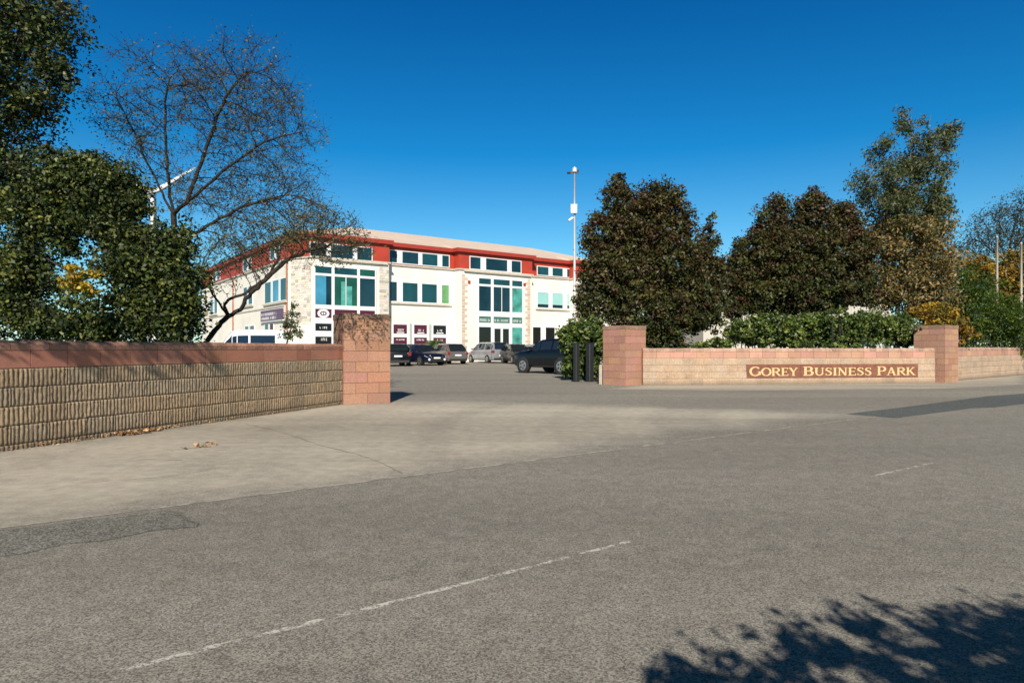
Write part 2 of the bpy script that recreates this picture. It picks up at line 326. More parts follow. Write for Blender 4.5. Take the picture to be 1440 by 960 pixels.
# cracks in the pavement
def crack(pts,w0):
    pts=[gp(*p) for p in pts]; out=[]
    for (x0,y0),(x1,y1) in zip(pts,pts[1:]):
        for k in range(12): out.append((x0+(x1-x0)*k/12+random.uniform(-.012,.012),y0+(y1-y0)*k/12+random.uniform(-.012,.012)))
    b=MB(); vs=[]
    for i,(x,y) in enumerate(out):
        w_=w0*random.uniform(.3,1); vs+=[(x,y-w_,.0032),(x,y+w_,.0032)]
    b.add(vs,[(2*i,2*i+2,2*i+3,2*i+1) for i in range(len(out)-1)]); tag(b.build('pavement_crack',M['darkcrack']),kind='structure')
M['darkcrack']=simple('crack_dirt',(.075,.055,.04),.95,var=.4,scale=30)
crack([(345,596),(390,606),(450,626),(500,638),(540,652),(568,667)],.010)
crack([(620,600),(700,612),(790,606),(905,612)],.006)
crack([(60,690),(150,676),(230,671),(330,655)],.005)
crack([(168,651),(200,646),(260,647)],.006)
crack([(240,634),(262,631),(300,628)],.010)
# ------------------------------------------------------------------ block walls
def block_wall(name,label,p0,p1,top,rough_top,rows,thick=.22,res=5,tan=(.30,.235,.15),red=(.30,.125,.08),cap_h=.12,seed=1,jc=(.07,.055,.04)):
    rng=np.random.default_rng(seed)
    root=empty(name,label,'wall',(p0[0],p0[1],0),math.atan2(p1[1]-p0[1],p1[0]-p0[0]))
    Ln=math.hypot(p1[0]-p0[0],p1[1]-p0[1])
    # ribbed split-face courses: one sheet with the ribs and joints modelled; local x along, -y is the street face
    rib=.052; nxr=int(Ln/rib*res); xs=np.linspace(0,Ln,nxr+1); ch=.215
    zr=[]; z=rough_top
    while z>-.05: zr.append(z); z-=ch
    zs=[]; 
    for zt in zr: zs+= [zt-.0015,zt-.0065,zt-.03,zt-.06,zt-.107,zt-.155,zt-.185,zt-.2095]
    zs=np.array(sorted(set([round(a,4) for a in zs if a>-.1]))[::-1])
    X,Z=np.meshgrid(xs,zs); 
    course=np.floor((rough_top-Z)/ch).astype(int)
    off=np.where(course%2==0,0,.22); bi=np.floor((X+off)/.44).astype(int); bx=(X+off)-bi*.44
    h=rng.random((64,400)); 
    ph=h[course%64,(bi*7)%400]
    ribh=np.clip(np.abs(np.sin(math.pi*(bx+.004)/rib))**.8+rng.normal(size=bx.shape)*.10,0,1.1)
    prof=.013+.0135*ribh
    lump=rng.random((len(zs),len(xs)))
    sm=lump.copy(); sm[:,1:-1]=(lump[:,:-2]+lump[:,1:-1]+lump[:,2:])/3
    prof+= (sm-.5)*.014+(ph-.5)*.006
    fz=(rough_top-Z)-course*ch
    joint=(fz<.003)|(fz>ch-.003); prof=np.where(joint,.004,prof)
    vj=(bx<rib/res*.7); prof=np.where(vj,.003,prof)
    Yc=-prof; V=np.stack([X,Yc,Z],-1).reshape(-1,3)
    ny,nx=X.shape; I=np.arange(ny*nx).reshape(ny,nx); Fq=np.stack([I[:-1,:-1],I[1:,:-1],I[1:,1:],I[:-1,1:]],-1).reshape(-1,4)
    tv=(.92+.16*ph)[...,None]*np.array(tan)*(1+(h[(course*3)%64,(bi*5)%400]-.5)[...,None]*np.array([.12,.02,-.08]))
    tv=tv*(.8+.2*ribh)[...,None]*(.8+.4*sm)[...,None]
    tv=np.where(joint[...,None]|vj[...,None],np.array(jc),tv); tv=tv*(1+(rng.random(((len(zs)),1,1))-.5)*.08)
    # moss and splash dirt at the foot
    dirt=np.clip(1-Z/.16,0,1)[...,None]*(.4+.4*sm[...,None]); tv=tv*(1-dirt)+np.array([.085,.07,.045])*dirt
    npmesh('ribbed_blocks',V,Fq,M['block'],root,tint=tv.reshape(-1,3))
    core=MB(); core.box((0.004,.004,-.05),(Ln-.004,thick-.012,top-.035)); core.build('backing',M['mortar'],root)
    # smooth red course(s)
    b=MB(); z1=top-cap_h; 
    zz=rough_top
    k=0
    while zz<z1-.03:
        zt=min(zz+ch,z1); x=-(k%2)*.22
        while x<Ln:
            x0=max(x,0)+.004; x1=min(x+.44,Ln)-.004
            if x1-x0>.03:
                c=np.array(red)*(1+(rng.random()-.5)*.26)*np.array([1,1+(rng.random()-.5)*.12,1+(rng.random()-.5)*.12]); o=.016+rng.random()*.004
                b.box((x0,-o,zz+.005),(x1,.0,zt-.004),tint=tuple(c))
            x+=.44
        zz=zt; k+=1
    b.build('red_blocks',M['smooth_block'],root,tint=True)
    # weathered coping: rounded split blocks
    b=MB(); x=0
    while x<Ln:
        x1=min(x+.22,Ln); c=np.array(red)*np.array([.95,1.1,1.15])*(1+(rng.random()-.5)*.4)
        o=.012+rng.random()*.006; tz=top-.012+rng.random()*.012
        poly=[(-o,z1+.003),(-o-.004,z1+cap_h*.55),(-o+.02,tz-.012),(.05,tz),(thick-.04,tz),(thick,z1+cap_h*.6),(thick,z1+.003)]
        n=len(poly); vs=[(x+.003,p[0],p[1]) for p in poly]+[(x1-.003,p[0],p[1]) for p in poly]
        b.add(vs,[tuple(range(n)),tuple(range(n,2*n))[::-1]]+[(i,n+i,n+(i+1)%n,(i+1)%n) for i in range(n)],tint=tuple(c)); x+=.22
    b.build('coping',M['coping'],root,tint=True)
    return root,Ln
def pier(name,label,corner,phi,a,h,red=(.39,.20,.14),seed=3):
    """corner = nearest corner; faces go to (sin phi,cos phi) and (-cos phi, sin phi)"""
    rng=random.Random(seed)
    root=empty(name,label,'gate pier',(corner[0],corner[1],0),math.atan2(math.cos(phi),math.sin(phi)))
    # local x = right face direction; local y = left face direction (x rotated +90)
    core=MB(); core.box((.012,.012,-.05),(a-.012,a-.012,h-.1)); core.build('core',M['mortar'],root)
    b=MB(); nz=round((h-.12)/.215); chh=(h-.12)/nz
    for k in range(nz):
        z0=k*chh+.004; z1=(k+1)*chh-.004; cuts=[0,.44*a/.88,a] if k%2==0 else [0,.22*a/.88,.66*a/.88,a]
        for i in range(len(cuts)-1):
            for face in range(4):
                s0=cuts[i]+.004; s1=cuts[i+1]-.004; pr=rng.uniform(0,.006)
                v=rng.uniform(.88,1.1); c=(red[0]*v,red[1]*v*rng.uniform(.94,1.1),red[2]*v*rng.uniform(.92,1.12))
                if face==0: b.box((s0,-pr,z0),(s1,.03,z1),tint=c)
                elif face==1: b.box((-pr-.001,s0+(0.031 if s0<.01 else 0),z0),(.03,s1,z1),tint=c)
                elif face==2: b.box((s0,a-.03,z0),(s1-(.032 if s1>a-.01 else 0),a+pr,z1),tint=c)
                else: b.box((a-.03,s0+.031*(s0<.01),z0),(a+pr+.001,s1,z1),tint=c)
    b.build('block_courses',M['pier'],root,tint=True)
    b=MB(); o=.014; n=4
    for i in range(n):
        for j in range(n):
            if 0<i<n-1 and 0<j<n-1 and not(i==1 and j==1): continue
            x0=-o+(a+2*o)*i/n; y0=-o+(a+2*o)*j/n; v=rng.uniform(.75,1.1)
            if i==1 and j==1: b.box((x0,y0,h-.1),(-o+(a+2*o)*3/n,-o+(a+2*o)*3/n,h-.006),tint=(.3,.17,.11)); continue
            b.box((x0+.002,y0+.002,h-.12),(x0+(a+2*o)/n-.002,y0+(a+2*o)/n-.002,h+rng.uniform(-.012,.004)),tint=(red[0]*.8*v,red[1]*.95*v,red[2]*.95*v))
    b.build('coping',M['coping'],root,tint=True)
    return root
dx,dy=LW1[0]-LW0[0],LW1[1]-LW0[1]; ln=math.hypot(dx,dy); dx/=ln; dy/=ln
block_wall('boundary_wall','long ribbed tan block wall with red top course running from left edge to the left gate pier',(LW0[0]-dx*3.2,LW0[1]-dy*3.2),(LW1[0]+dx*.12,LW1[1]+dy*.12),1.25,.925,5,res=6,tan=(.325,.24,.155),red=(.40,.175,.115),seed=4)
pier('gate_pier','red block gate pier at the end of the left wall, dappled by leaf shadows',(-3.45,13.56),R(63),.98,1.88,red=(.36,.185,.12),seed=5)
pier('gate_pier','red block gate pier on the right of the entrance beside the black posts',(3.5,20.4),R(51.7),.95,1.87,seed=6)
pier('gate_pier','taller brown block pier just right of the lettered sign',(14.6,22.3),R(56),.99,1.95,red=(.40,.22,.145),seed=7)
W0=(4.10,20.72); W1=(14.05,22.0)
sw,SL=block_wall('entrance_wall','low tan block wall carrying the lettered sign, under the green hedge',W0,W1,1.17,.84,5,res=4,tan=(.46,.335,.235),red=(.47,.26,.185),seed=8,jc=(.40,.29,.20))
W2=(15.15,23.15); 
block_wall('boundary_wall','tan block wall running off to the right edge beyond the sign',W2,(W2[0]+.78*24,W2[1]+.626*24),1.2,.87,5,res=3,tan=(.45,.33,.235),red=(.47,.26,.185),seed=9,jc=(.40,.29,.20))
# sign panel + letters
def on_wall(x):     # distance along the sign wall seen at photo x
    k=(x-CX)/F; ux,uy=(W1[0]-W0[0])/SL,(W1[1]-W0[1])/SL
    return (k*W0[1]-W0[0])/(ux-k*uy)
pa,pb=on_wall(1049),on_wall(1289.5)
b=MB(); npan=13
for i in range(npan):
    for r_ in range(2):
        x0=pa+(pb-pa)*i/npan; x1=pa+(pb-pa)*(i+1)/npan; b.box((x0+.0015,-.042-random.uniform(0,.002),.215+r_*.2165),(x1-.0015,.002,.215+(r_+1)*.2165-.0015))
panel=b.build('sign_panel',M['panel'],sw)
def stroke(pts,ws,n=None):
    out=[]
    for i,(x,y) in enumerate(pts):
        a_=pts[max(i-1,0)]; c_=pts[min(i+1,len(pts)-1)]; tx,ty=c_[0]-a_[0],c_[1]-a_[1]; l=math.hypot(tx,ty); nx_,ny_=-ty/l,tx/l
        w_=ws[i] if hasattr(ws,'__len__') else ws; out.append(((x+nx_*w_/2,y+ny_*w_/2),(x-nx_*w_/2,y-ny_*w_/2)))
    return out
def arc(cx,cy,rx,ry,a0,a1,w0,w1,n=16):   # width w0 where the curve runs horizontally, w1 where it runs vertically
    pts=[];ws=[]
    for i in range(n+1):
        a_=R(a0+(a1-a0)*i/n); pts.append((cx+rx*math.cos(a_),cy+ry*math.sin(a_))); ws.append(w0+(w1-w0)*abs(math.cos(a_)))
    return stroke(pts,ws)
TK,TN=.17,.085
def V_(x,w=TK): return stroke([(x,0),(x,1)],w)
def ser(x,y,l=.3): return stroke([(x-l/2,y),(x+l/2,y)],.06)
GL={
'I':(.36,[V_(.18),ser(.18,.03),ser(.18,.97)]),
'O':(.86,[arc(.43,.5,.36,.46,0,360,TN,TK,28)]),
'G':(.88,[arc(.43,.5,.36,.46,42,335,TN,TK,24),stroke([(.76,.12),(.76,.46)],TK*.85),ser(.74,.46,.26)]),
'R':(.82,[V_(.17),ser(.17,.03),ser(.17,.97),stroke([(.2,.955),(.42,.955)],TN),arc(.42,.73,.22,.225,90,-90,TN,TK,10),stroke([(.2,.505),(.42,.505)],TN),stroke([(.38,.5),(.7,.03)],TK*.9),ser(.75,.03,.18)]),
'E':(.68,[V_(.17),ser(.1,.03,.2),ser(.1,.97,.2),stroke([(.2,.955),(.58,.955)],TN),stroke([(.2,.5),(.48,.5)],TN),stroke([(.2,.045),(.6,.045)],TN),stroke([(.56,.78),(.58,1)],.06),stroke([(.6,.24),(.6,0)],.06),stroke([(.48,.4),(.48,.6)],.05)]),
'Y':(.8,[stroke([(.12,.97),(.4,.46)],TK),stroke([(.68,.97),(.4,.46)],TN),stroke([(.4,.5),(.4,0)],TK),ser(.13,.97,.26),ser(.67,.97,.24),ser(.4,.03)]),
'B':(.76,[V_(.17),ser(.1,.03,.2),ser(.1,.97,.2),stroke([(.2,.955),(.4,.955)],TN),arc(.4,.745,.18,.21,90,-90,TN,TK,10),stroke([(.2,.52),(.42,.52)],TN),arc(.42,.285,.22,.24,90,-90,TN,TK,10),stroke([(.2,.045),(.42,.045)],TN)]),
'U':(.82,[stroke([(.17,1),(.17,.35)],TK),arc(.41,.35,.24,.3,180,360,TN,TK*.8,12),stroke([(.65,1),(.65,.35)],TN),ser(.17,.97),ser(.65,.97,.24)]),
'S':(.62,[stroke([(.50,.78),(.46,.9),(.33,.96),(.2,.93),(.12,.8),(.15,.66),(.3,.55),(.42,.46),(.5,.32),(.46,.12),(.33,.04),(.18,.07),(.1,.24)],[.06,.06,.08,.1,.14,.16,.17,.17,.16,.12,.08,.06,.06]),stroke([(.5,.72),(.5,.95)],.05),stroke([(.1,.05),(.1,.29)],.05)]),
'N':(.84,[stroke([(.17,0),(.17,1)],TN),stroke([(.67,0),(.67,1)],TN),stroke([(.15,.98),(.67,.04)],TK),ser(.13,.97,.2),ser(.17,.03,.24),ser(.67,.97,.24)]),
'P':(.72,[V_(.17),ser(.17,.03),ser(.1,.97,.2),stroke([(.2,.955),(.4,.955)],TN),arc(.4,.71,.22,.245,90,-90,TN,TK,10),stroke([(.2,.465),(.4,.465)],TN)]),
'A':(.86,[stroke([(.42,1),(.14,.0)],TN),stroke([(.42,1),(.71,0)],TK),stroke([(.22,.33),(.62,.33)],TN),ser(.14,.03,.24),ser(.71,.03,.26)]),
'K':(.84,[V_(.17),ser(.17,.03),ser(.17,.97),stroke([(.26,.45),(.62,.97)],TN),stroke([(.34,.56),(.68,.03)],TK),ser(.64,.97,.22),ser(.72,.03,.22)])}
b=MB()
def word(txt,xa,xb):
    s0,s1=on_wall(xa),on_wall(xb); ws=[GL[c][0]*(1 if i==0 else .88) for i,c in enumerate(txt)]; tot=sum(ws); k=(s1-s0)/tot; x=s0; H=.295
    for i,c in enumerate(txt):
        b=MB(); f=1 if i==0 else .88; hh=H*f; kx=k*f
        for j,st in enumerate(GL[c][1]):
            zf=-.052-.0009*j; vs=[];n=len(st)
            for (p,q_) in st: vs+=[(x+p[0]*kx,zf,.275+p[1]*hh),(x+q_[0]*kx,zf,.275+q_[1]*hh),(x+p[0]*kx,-.040,.275+p[1]*hh),(x+q_[0]*kx,-.040,.275+q_[1]*hh)]
            fs=[]
            for m_ in range(n-1):
                a_=4*m_; c_=4*(m_+1); fs+=[(a_,a_+1,c_+1,c_),(a_,c_,c_+2,a_+2),(a_+1,a_+3,c_+3,c_+1)]
            fs+=[(0,2,3,1),(4*n-4,4*n-3,4*n-1,4*n-2)]
            b.add(vs,fs)
        x+=ws[i]*k; b.build('letter',M['gold'],panel)
word('GOREY',1053,1121); word('BUSINESS',1128,1225); word('PARK',1231.5,1286)
# ------------------------------------------------------------------ black posts and the small marker post
def post(x,ybase,ytop,w_):
    X,Y=gp(x,ybase); h=HC-(ytop-HY)*Y/F if ytop>HY else HC+(HY-ytop)*Y/F
    return X,Y,h
for (x,lab) in ((810.5,'left of two black steel bollards in front of the leafy shrub'),(829.5,'right of two black steel bollards, the wider one nearest the gate pier')):
    X,Y,h=post(x,536.5,483,0); rt=empty('bollard',lab,'bollard',(X,Y,0),R(36),'black bollards by the right gate pier')
    a_=.085 if x<820 else .105
    b=MB(); b.prism([(-a_,-a_*.8),(-a_*.8,-a_),(a_*.8,-a_),(a_,-a_*.8),(a_,a_*.8),(a_*.8,a_),(-a_*.8,a_),(-a_,a_*.8)],0,h); b.build('post',M['darkmetal'],rt)
    b=MB(); b.prism([(-a_-.008,-a_-.008),(a_+.008,-a_-.008),(a_+.008,a_+.008),(-a_-.008,a_+.008)],h+.001,h+.03); b.build('cap',M['darkmetal'],rt)
    b=MB(); b.box((-a_-.06,-a_-.06,.004),(a_+.06,a_+.06,.02)); b.build('base_plate',M['darkmetal'],rt)
X,Y=gp(845,540); rt=empty('marker_post','short grey concrete marker post against the right gate pier','post',(X,Y,0),R(40))
b=MB(); b.box((-.045,-.04,-.02),(.045,.04,.60)); b.build('shaft',M['sill'],rt); b=MB(); b.box((-.035,-.03,.601),(.035,.03,.63)); b.build('top',M['sill'],rt)
# ------------------------------------------------------------------ main building
BO=(-10.04,54.0); BF=frame(BO[0],BO[1],U[0],U[1])
broot=empty('office_building','white three storey office building with red top storey and pale hipped roof','building',(BO[0],BO[1],0),math.atan2(U[1],U[0]))
def ft(x,y,d):      # photo pixel -> (t,z) on the plane at local depth d
    k=(x-CX)/F; ox,oy=BO[0]-U[1]*d,BO[1]+U[0]*d; t=(k*oy-ox)/(U[0]-k*U[1]); Y=oy+U[1]*t; return t,HC+(HY-y)*Y/F
def fl(x,y,t0):     # same on the left facade plane t=t0 -> (d,z)
    k=(x-CX)/F; ox,oy=BO[0]+U[0]*t0,BO[1]+U[1]*t0; d=(k*oy-ox)/(-U[1]-k*U[0]); Y=oy+U[0]*d; return d,HC+(HY-y)*Y/F
EZ=9.8; RZ=7.95; TL=-7.7; TE=27.5; DP=14.2; LEND=32.0
QD=1.45; RA=-6.64; AD=-.82
tA=ft(547,400,AD)[0]; tC0,tC1=ft(645,400,AD)[0],ft(748,400,AD)[0]; tE0=ft(808,400,AD)[0]
outline=[(RA,AD),(tA,AD),(tA,0),(tC0,0),(tC0,AD),(tC1,AD),(tC1,0),(tE0,0),(tE0,AD),(TE-5,AD),(TE-5,0),(TE,0),(TE,DP),(6.5,DP),(6.5,LEND),(TL,LEND),(TL,QD)]
b=MB(); b.prism(outline,-.1,RZ); b.build('wall',M['render'],broot)
# outlines grown outward a little for the red storey and fascia
def grow(poly,o):
    n=len(poly); out=[]
    for i in range(n):
        p0,p1,p2=poly[i-1],poly[i],poly[(i+1)%n]
        a_=(p1[0]-p0[0],p1[1]-p0[1]); c_=(p2[0]-p1[0],p2[1]-p1[1]); la=math.hypot(*a_); lc=math.hypot(*c_)
        n1=(a_[1]/la,-a_[0]/la); n2=(c_[1]/lc,-c_[0]/lc); s=1+n1[0]*n2[0]+n1[1]*n2[1]
        out.append((p1[0]+(n1[0]+n2[0])/s*o,p1[1]+(n1[1]+n2[1])/s*o))
    return out
b=MB(); b.prism(grow(outline,.02),RZ+.12,EZ-.32); b.build('red_storey',M['redclad'],broot)
b=MB(); b.prism(grow(outline,.12),RZ+.003,RZ+.117); b.build('string_course',M['sill'],broot)
b=MB(); b.prism(grow(outline,.30),EZ-.317,EZ); b.build('fascia',M['redfascia'],broot)
# roof: hipped L
b=MB(); k=7.1; RH=12.04; e=.34; ez=EZ+.02
fL=(TL-e,-e+.1); fR=(TE+e,-e+.1)
vs=[(fL[0],fL[1],ez),(fR[0],fR[1],ez),(TE+e,DP+e,ez),(6.5+e,DP+e,ez),(6.5+e,LEND+e,ez),(TL-e,LEND+e,ez),(TL+k,k,RH),(TE-k,k,RH),(TL+k,LEND-k,RH)]
b.add(vs,[(0,1,7,6),(1,2,7),(2,3,6,7),(3,4,8,6),(4,5,8),(5,0,6,8)])
b.build('roof',M['roof'],broot)
b=MB()
for a_,c_ in ((RA,tA),(tC0,tC1),(tE0,TE-5)):   # low caps over the bays
    b.add([(a_-.3,AD-.3,EZ+.004),(c_+.3,AD-.3,EZ+.004),(c_+.3,1.6,EZ+.62),(a_-.3,1.6,EZ+.62),(a_-.3,1.6,EZ+.004),(c_+.3,1.6,EZ+.004)],[(0,1,2,3),(0,3,4),(1,5,2)])
b.build('bay_roof',M['roof'],broot)
# standing seams
b=MB()
for i in range(44):
    t=TL+k+ (TE-k-TL-k)*i/43; b.add([(t-.02,.15+-e,ez+.03),(t+.02,.15-e,ez+.03),(t+.02,k,RH+.03),(t-.02,k,RH+.03)],[(0,1,2,3)])
b.build('roof_seam',M['roof'],broot)
FRT=.06
def frame_bars(b,t0,t1,z0,z1,d,w_,dep=.05,mull=(),trans=()):
    """ring frame plus mullions (t list) and transoms (z list)"""
    b.box((t0-w_,d-dep,z0-w_),(t0,d,z1+w_)); b.box((t1,d-dep,z0-w_),(t1+w_,d,z1+w_)); b.box((t0,d-dep,z1),(t1,d,z1+w_)); b.box((t0,d-dep,z0-w_),(t1,d,z0))
    for (m0,m1) in mull: b.box((m0,d-dep-.004,z0+.001),(m1,d,z1-.001))
    for (z_,hw) in trans: b.box((t0+.001,d-dep-.002,z_-hw),(t1-.001,d,z_+hw))
def window(xs,yt,yb,d,mats,sill=True,fw=.07,zt=None,zb=None):
    """xs = list of (x0,x1) pane pixels; yt,yb top/bottom pixel at first pane"""
    T=[(ft(a_,0,d)[0],ft(c_,0,d)[0]) for a_,c_ in xs]
    z1=zt if zt is not None else ft(xs[0][0],yt,d)[1]; z0=zb if zb is not None else ft(xs[0][0],yb,d)[1]
    b=MB(); frame_bars(b,T[0][0],T[-1][1],z0,z1,d-.001,fw,mull=[(T[i][1],T[i+1][0]) for i in range(len(T)-1)])
    wf=b.build('window',M['upvc'],broot)
    for (t0,t1),m in zip(T,mats):
        b=MB(); b.box((t0+.002,d-.022,z0+.002),(t1-.002,d-.004,z1-.002)); b.build('pane',M[m],wf)
    if sill:
        b=MB(); b.box((T[0][0]-.25,d-.14,z0-fw-.16),(T[-1][1]+.25,d-.002,z0-fw-.004)); b.build('sill',M['sill'],wf)
    return wf,T,z0,z1
D0=-.025 # faces of the red storey are 2 cm proud
# B section
window([(548,558),(565.5,588),(593.5,615),(621.5,631)],352,368.5,D0,['g_dark','g_dark','g_teal','g_teal'],sill=False)
window([(547.8,557.8),(566,587),(593,614),(621,631)],396,423,0,['g_dark','g_teal','g_teal','g_lime'])
window([(755.6,771),(776.5,791),(797,804)],374.5,386,D0,['g_teal','g_teal','g_teal'],sill=False)
wf,T,z0,z1=window([(755.6,771),(776.5,791),(797,804)],411,432,0,['g_dark']*3)
for t0,t1 in T:
    b=MB(); b.box((t0+.02,-.032,z0+(z1-z0)*.22),(t1-.02,-.0225,z1-.02)); b.build('blind',M['blind'],wf)
# C section
window([(661,675.5),(683,713),(719,732)],361,377.5,AD+D0,['g_dark']*3,sill=False)
def illegible(b,t0,t1,z0,z1,d,rows=1,seed=1):      # rows of tiny letter-like bars, unreadable at this size
    rg=random.Random(seed)
    for r_ in range(rows):
        za=z0+(z1-z0)*r_/rows; zb=za+(z1-z0)/rows*.62; t=t0
        while t<t1-.05:
            w_=rg.uniform(.06,.11); 
            if rg.random()>.14:
                b.box((t,d-.006,za),(t+w_*.4,d,zb)); 
                if rg.random()>.4: b.box((t+w_*.4,d-.006,zb-.04),(t+w_,d,zb))
                if rg.random()>.5: b.box((t+w_*.4,d-.006,za),(t+w_,d,za+.04))
            t+=w_+.035
cx_=[(673,690),(693.5,716.5),(719.6,734)]
T=[(ft(a_,0,AD)[0],ft(c_,0,AD)[0]) for a_,c_ in cx_]
zs=[(ft(673,399,AD)[1],ft(673,391,AD)[1]),(ft(673,437,AD)[1],ft(673,402,AD)[1]),(ft(673,453.5,AD)[1],ft(673,444.5,AD)[1]),(.12,ft(673,459.5,AD)[1])]
b=MB(); tm=(T[1][0]+T[1][1])/2
frame_bars(b,T[0][0],T[-1][1],zs[3][0],zs[0][1],AD-.001,.09,dep=.07,mull=[(T[0][1],T[1][0]),(T[1][1],T[2][0])])
for i in range(3):
    for j in range(3): b.box((T[i][0]+.001,AD-.069,zs[j+1][1]),(T[i][1]-.001,AD-.001,zs[j][0]))
wf=b.build('entrance_glazing',M['upvc'],broot)
mat_rows=[['g_teal','g_teal','g_teal'],['g_dark','g_dark','aqua'],['greensign']*3,['g_black','g_black','aqua']]
for j in range(4):
    for i in range(3):
        if j==3 and i==1: continue
        b=MB(); b.box((T[i][0]+.002,AD-.03,zs[j][0]+.002),(T[i][1]-.002,AD-.004,zs[j][1]-.002)); b.build('sign_board' if j==2 else 'pane',M[mat_rows[j][i]],wf)
        if j==2:
            b=MB(); illegible(b,T[i][0]+.12,T[i][1]-.1,zs[j][0]+.13,zs[j][1]-.1,AD-.031,seed=i); b.build('lettering',M['whitep'],wf)
b=MB(); b.box((tm-.03,AD-.062,zs[1][0]),(tm+.03,AD-.032,zs[1][1])); b.build('glazing_bar',M['upvc'],wf)
for s_ in (0,1):   # door leaves
    t0=T[1][0] if s_==0 else tm+.02; t1=tm-.02 if s_==0 else T[1][1]
    b=MB(); z1=zs[3][1]-.002
    b.box((t0+.002,AD-.06,.12),(t0+.1,AD-.01,z1)); b.box((t1-.1,AD-.06,.12),(t1-.002,AD-.01,z1)); b.box((t0+.101,AD-.06,z1-.12),(t1-.101,AD-.01,z1)); b.box((t0+.101,AD-.06,.12),(t1-.101,AD-.01,.3))
    dr=b.build('door',M['upvc'],broot); b=MB(); b.box((t0+.102,AD-.04,.302),(t1-.102,AD-.02,z1-.122)); b.build('pane',M['g_black'],dr)
    hx=t1-.05 if s_==0 else t0+.05; b=MB(); b.box((hx-.015,AD-.10,1.0),(hx+.015,AD-.062,1.5)); b.build('handle',M['darkmetal'],dr)
# alarm boxes
for x,y in ((659.5,396.5),(737.5,400)):
    t,z=ft(x,y,AD); b=MB(); b.prism([(t-.11,AD-.08),(t+.11,AD-.08),(t+.13,AD-.002),(t-.13,AD-.002)],z-.13,z+.13); b.build('alarm_box',M['redfascia'],broot)
# ground floor of B: three shop windows, each of two framed posters
gz=[(ft(553,469,0)[1],ft(553,456,0)[1]),(.75,ft(553,474,0)[1])]
for n_,(a_,c_) in enumerate(((553,572),(582,600),(609,627))):
    t0,t1=ft(a_,0,0)[0],ft(c_,0,0)[0]; b=MB()
    frame_bars(b,t0,t1,gz[1][0],gz[0][1],-.001,.12,dep=.05); b.box((t0+.001,-.049,gz[1][1]),(t1-.001,-.001,gz[0][0])); wf=b.build('window',M['upvc'],broot)
    b=MB(); b.box((t0+.002,-.03,gz[0][0]+.002),(t1-.002,-.004,gz[0][1]-.002)); b.build('poster',M['maroon' if n_<2 else 'blackp'],wf)
    b=MB(); b.box((t0+.002,-.03,gz[1][0]+.002),(t1-.002,-.004,gz[1][1]-.002)); b.build('poster',M['maroon'],wf)
    b=MB(); illegible(b,t0+.4,t1-.3,gz[0][0]+.22,gz[0][0]+.5,-.031,seed=n_+20); b.prism([(t0+.3,-.034),(t1-.25,-.034),(t1-.25,-.031),(t0+.3,-.031)],gz[0][0]+.06,gz[0][0]+.14); illegible(b,t0+.25,t1-.2,gz[1][1]-.25,gz[1][1]-.08,-.031,seed=n_+40); b.build('lettering',M['whitep'],wf)
    if n_<2:
        t2=ft((577,604.5)[n_],0,0)[0]; b=MB(); b.box((t2-.09,-.09,0),(t2+.09,-.004,gz[0][1]+.1)); b.build('downpipe',M['galv'],broot)
# ground floor of D: dark glazed doors
for a_,c_ in ((747.5+1.5,760),(767,779.6),(788,800)):
    t0,t1=ft(a_,0,0)[0],ft(c_,0,0)[0]; b=MB(); frame_bars(b,t0,t1,.15,ft(755,460,0)[1],-.001,.1); wf=b.build('door',M['upvc'],broot)
    b=MB(); b.box((t0+.002,-.03,.152),(t1-.002,-.004,ft(755,460,0)[1]-.002)); b.build('pane',M['g_black'],wf)
    b=MB(); b.box((t1-.16,-.09,1.0),(t1-.12,-.031,1.4)); b.build('handle',M['galv'],wf)
# bay A : tall corner glazing
window([(436.5,458),(465,496),(502,522.5)],341,360,AD+D0,['g_black','g_dark','g_dark'],sill=False)
ca=[(443,466),(470,502),(505.6,527)]; T=[(ft(a_,0,AD)[0],ft(c_,0,AD)[0]) for a_,c_ in ca]
zs=[(ft(443,383.5,AD)[1],ft(443,374,AD)[1]),(ft(443,428,AD)[1],ft(443,387,AD)[1]),(ft(443,446.5,AD)[1],ft(443,434,AD)[1]),(ft(443,465,AD)[1],ft(443,454.5,AD)[1]),(.5,ft(443,473,AD)[1])]
b=MB(); frame_bars(b,T[0][0],T[-1][1],zs[4][0],zs[0][1],AD-.001,.10,dep=.07,mull=[(T[0][1],T[1][0]),(T[1][1],T[2][0])])
for i in range(3):
    for j in range(4): b.box((T[i][0]+.001,AD-.069,zs[j+1][1]),(T[i][1]-.001,AD-.001,zs[j][0]))
wf=b.build('bay_glazing',M['upvc'],broot)
rows=[['g_teal','g_teal','g_green'],['g_blue','g_green','g_dark'],['maroon']*3,['blackp']*3,['blackp']*3]
for j in range(5):
    for i in range(3):
        b=MB(); b.box((T[i][0]+.002,AD-.03,zs[j][0]+.002),(T[i][1]-.002,AD-.004,zs[j][1]-.002)); b.build('sign_board' if j>1 else 'pane',M[rows[j][i]],wf)
        if j>=2 and not (j==2 and i==0):
            b=MB(); tw=T[i][1]-T[i][0]; illegible(b,T[i][0]+tw*.28,T[i][1]-tw*.22,zs[j][0]+(zs[j][1]-zs[j][0])*(.3 if j<4 else .8),zs[j][0]+(zs[j][1]-zs[j][0])*(.75 if j<4 else 1),AD-.031,seed=i*5+j); b.build('lettering',M['whitep'],wf)
t0,t1=T[1]; tm=(t0+t1)/2
b=MB(); b.box((tm-.03,AD-.066,zs[1][0]),(tm+.03,AD-.032,zs[1][1])); b.build('glazing_bar',M['upvc'],wf)
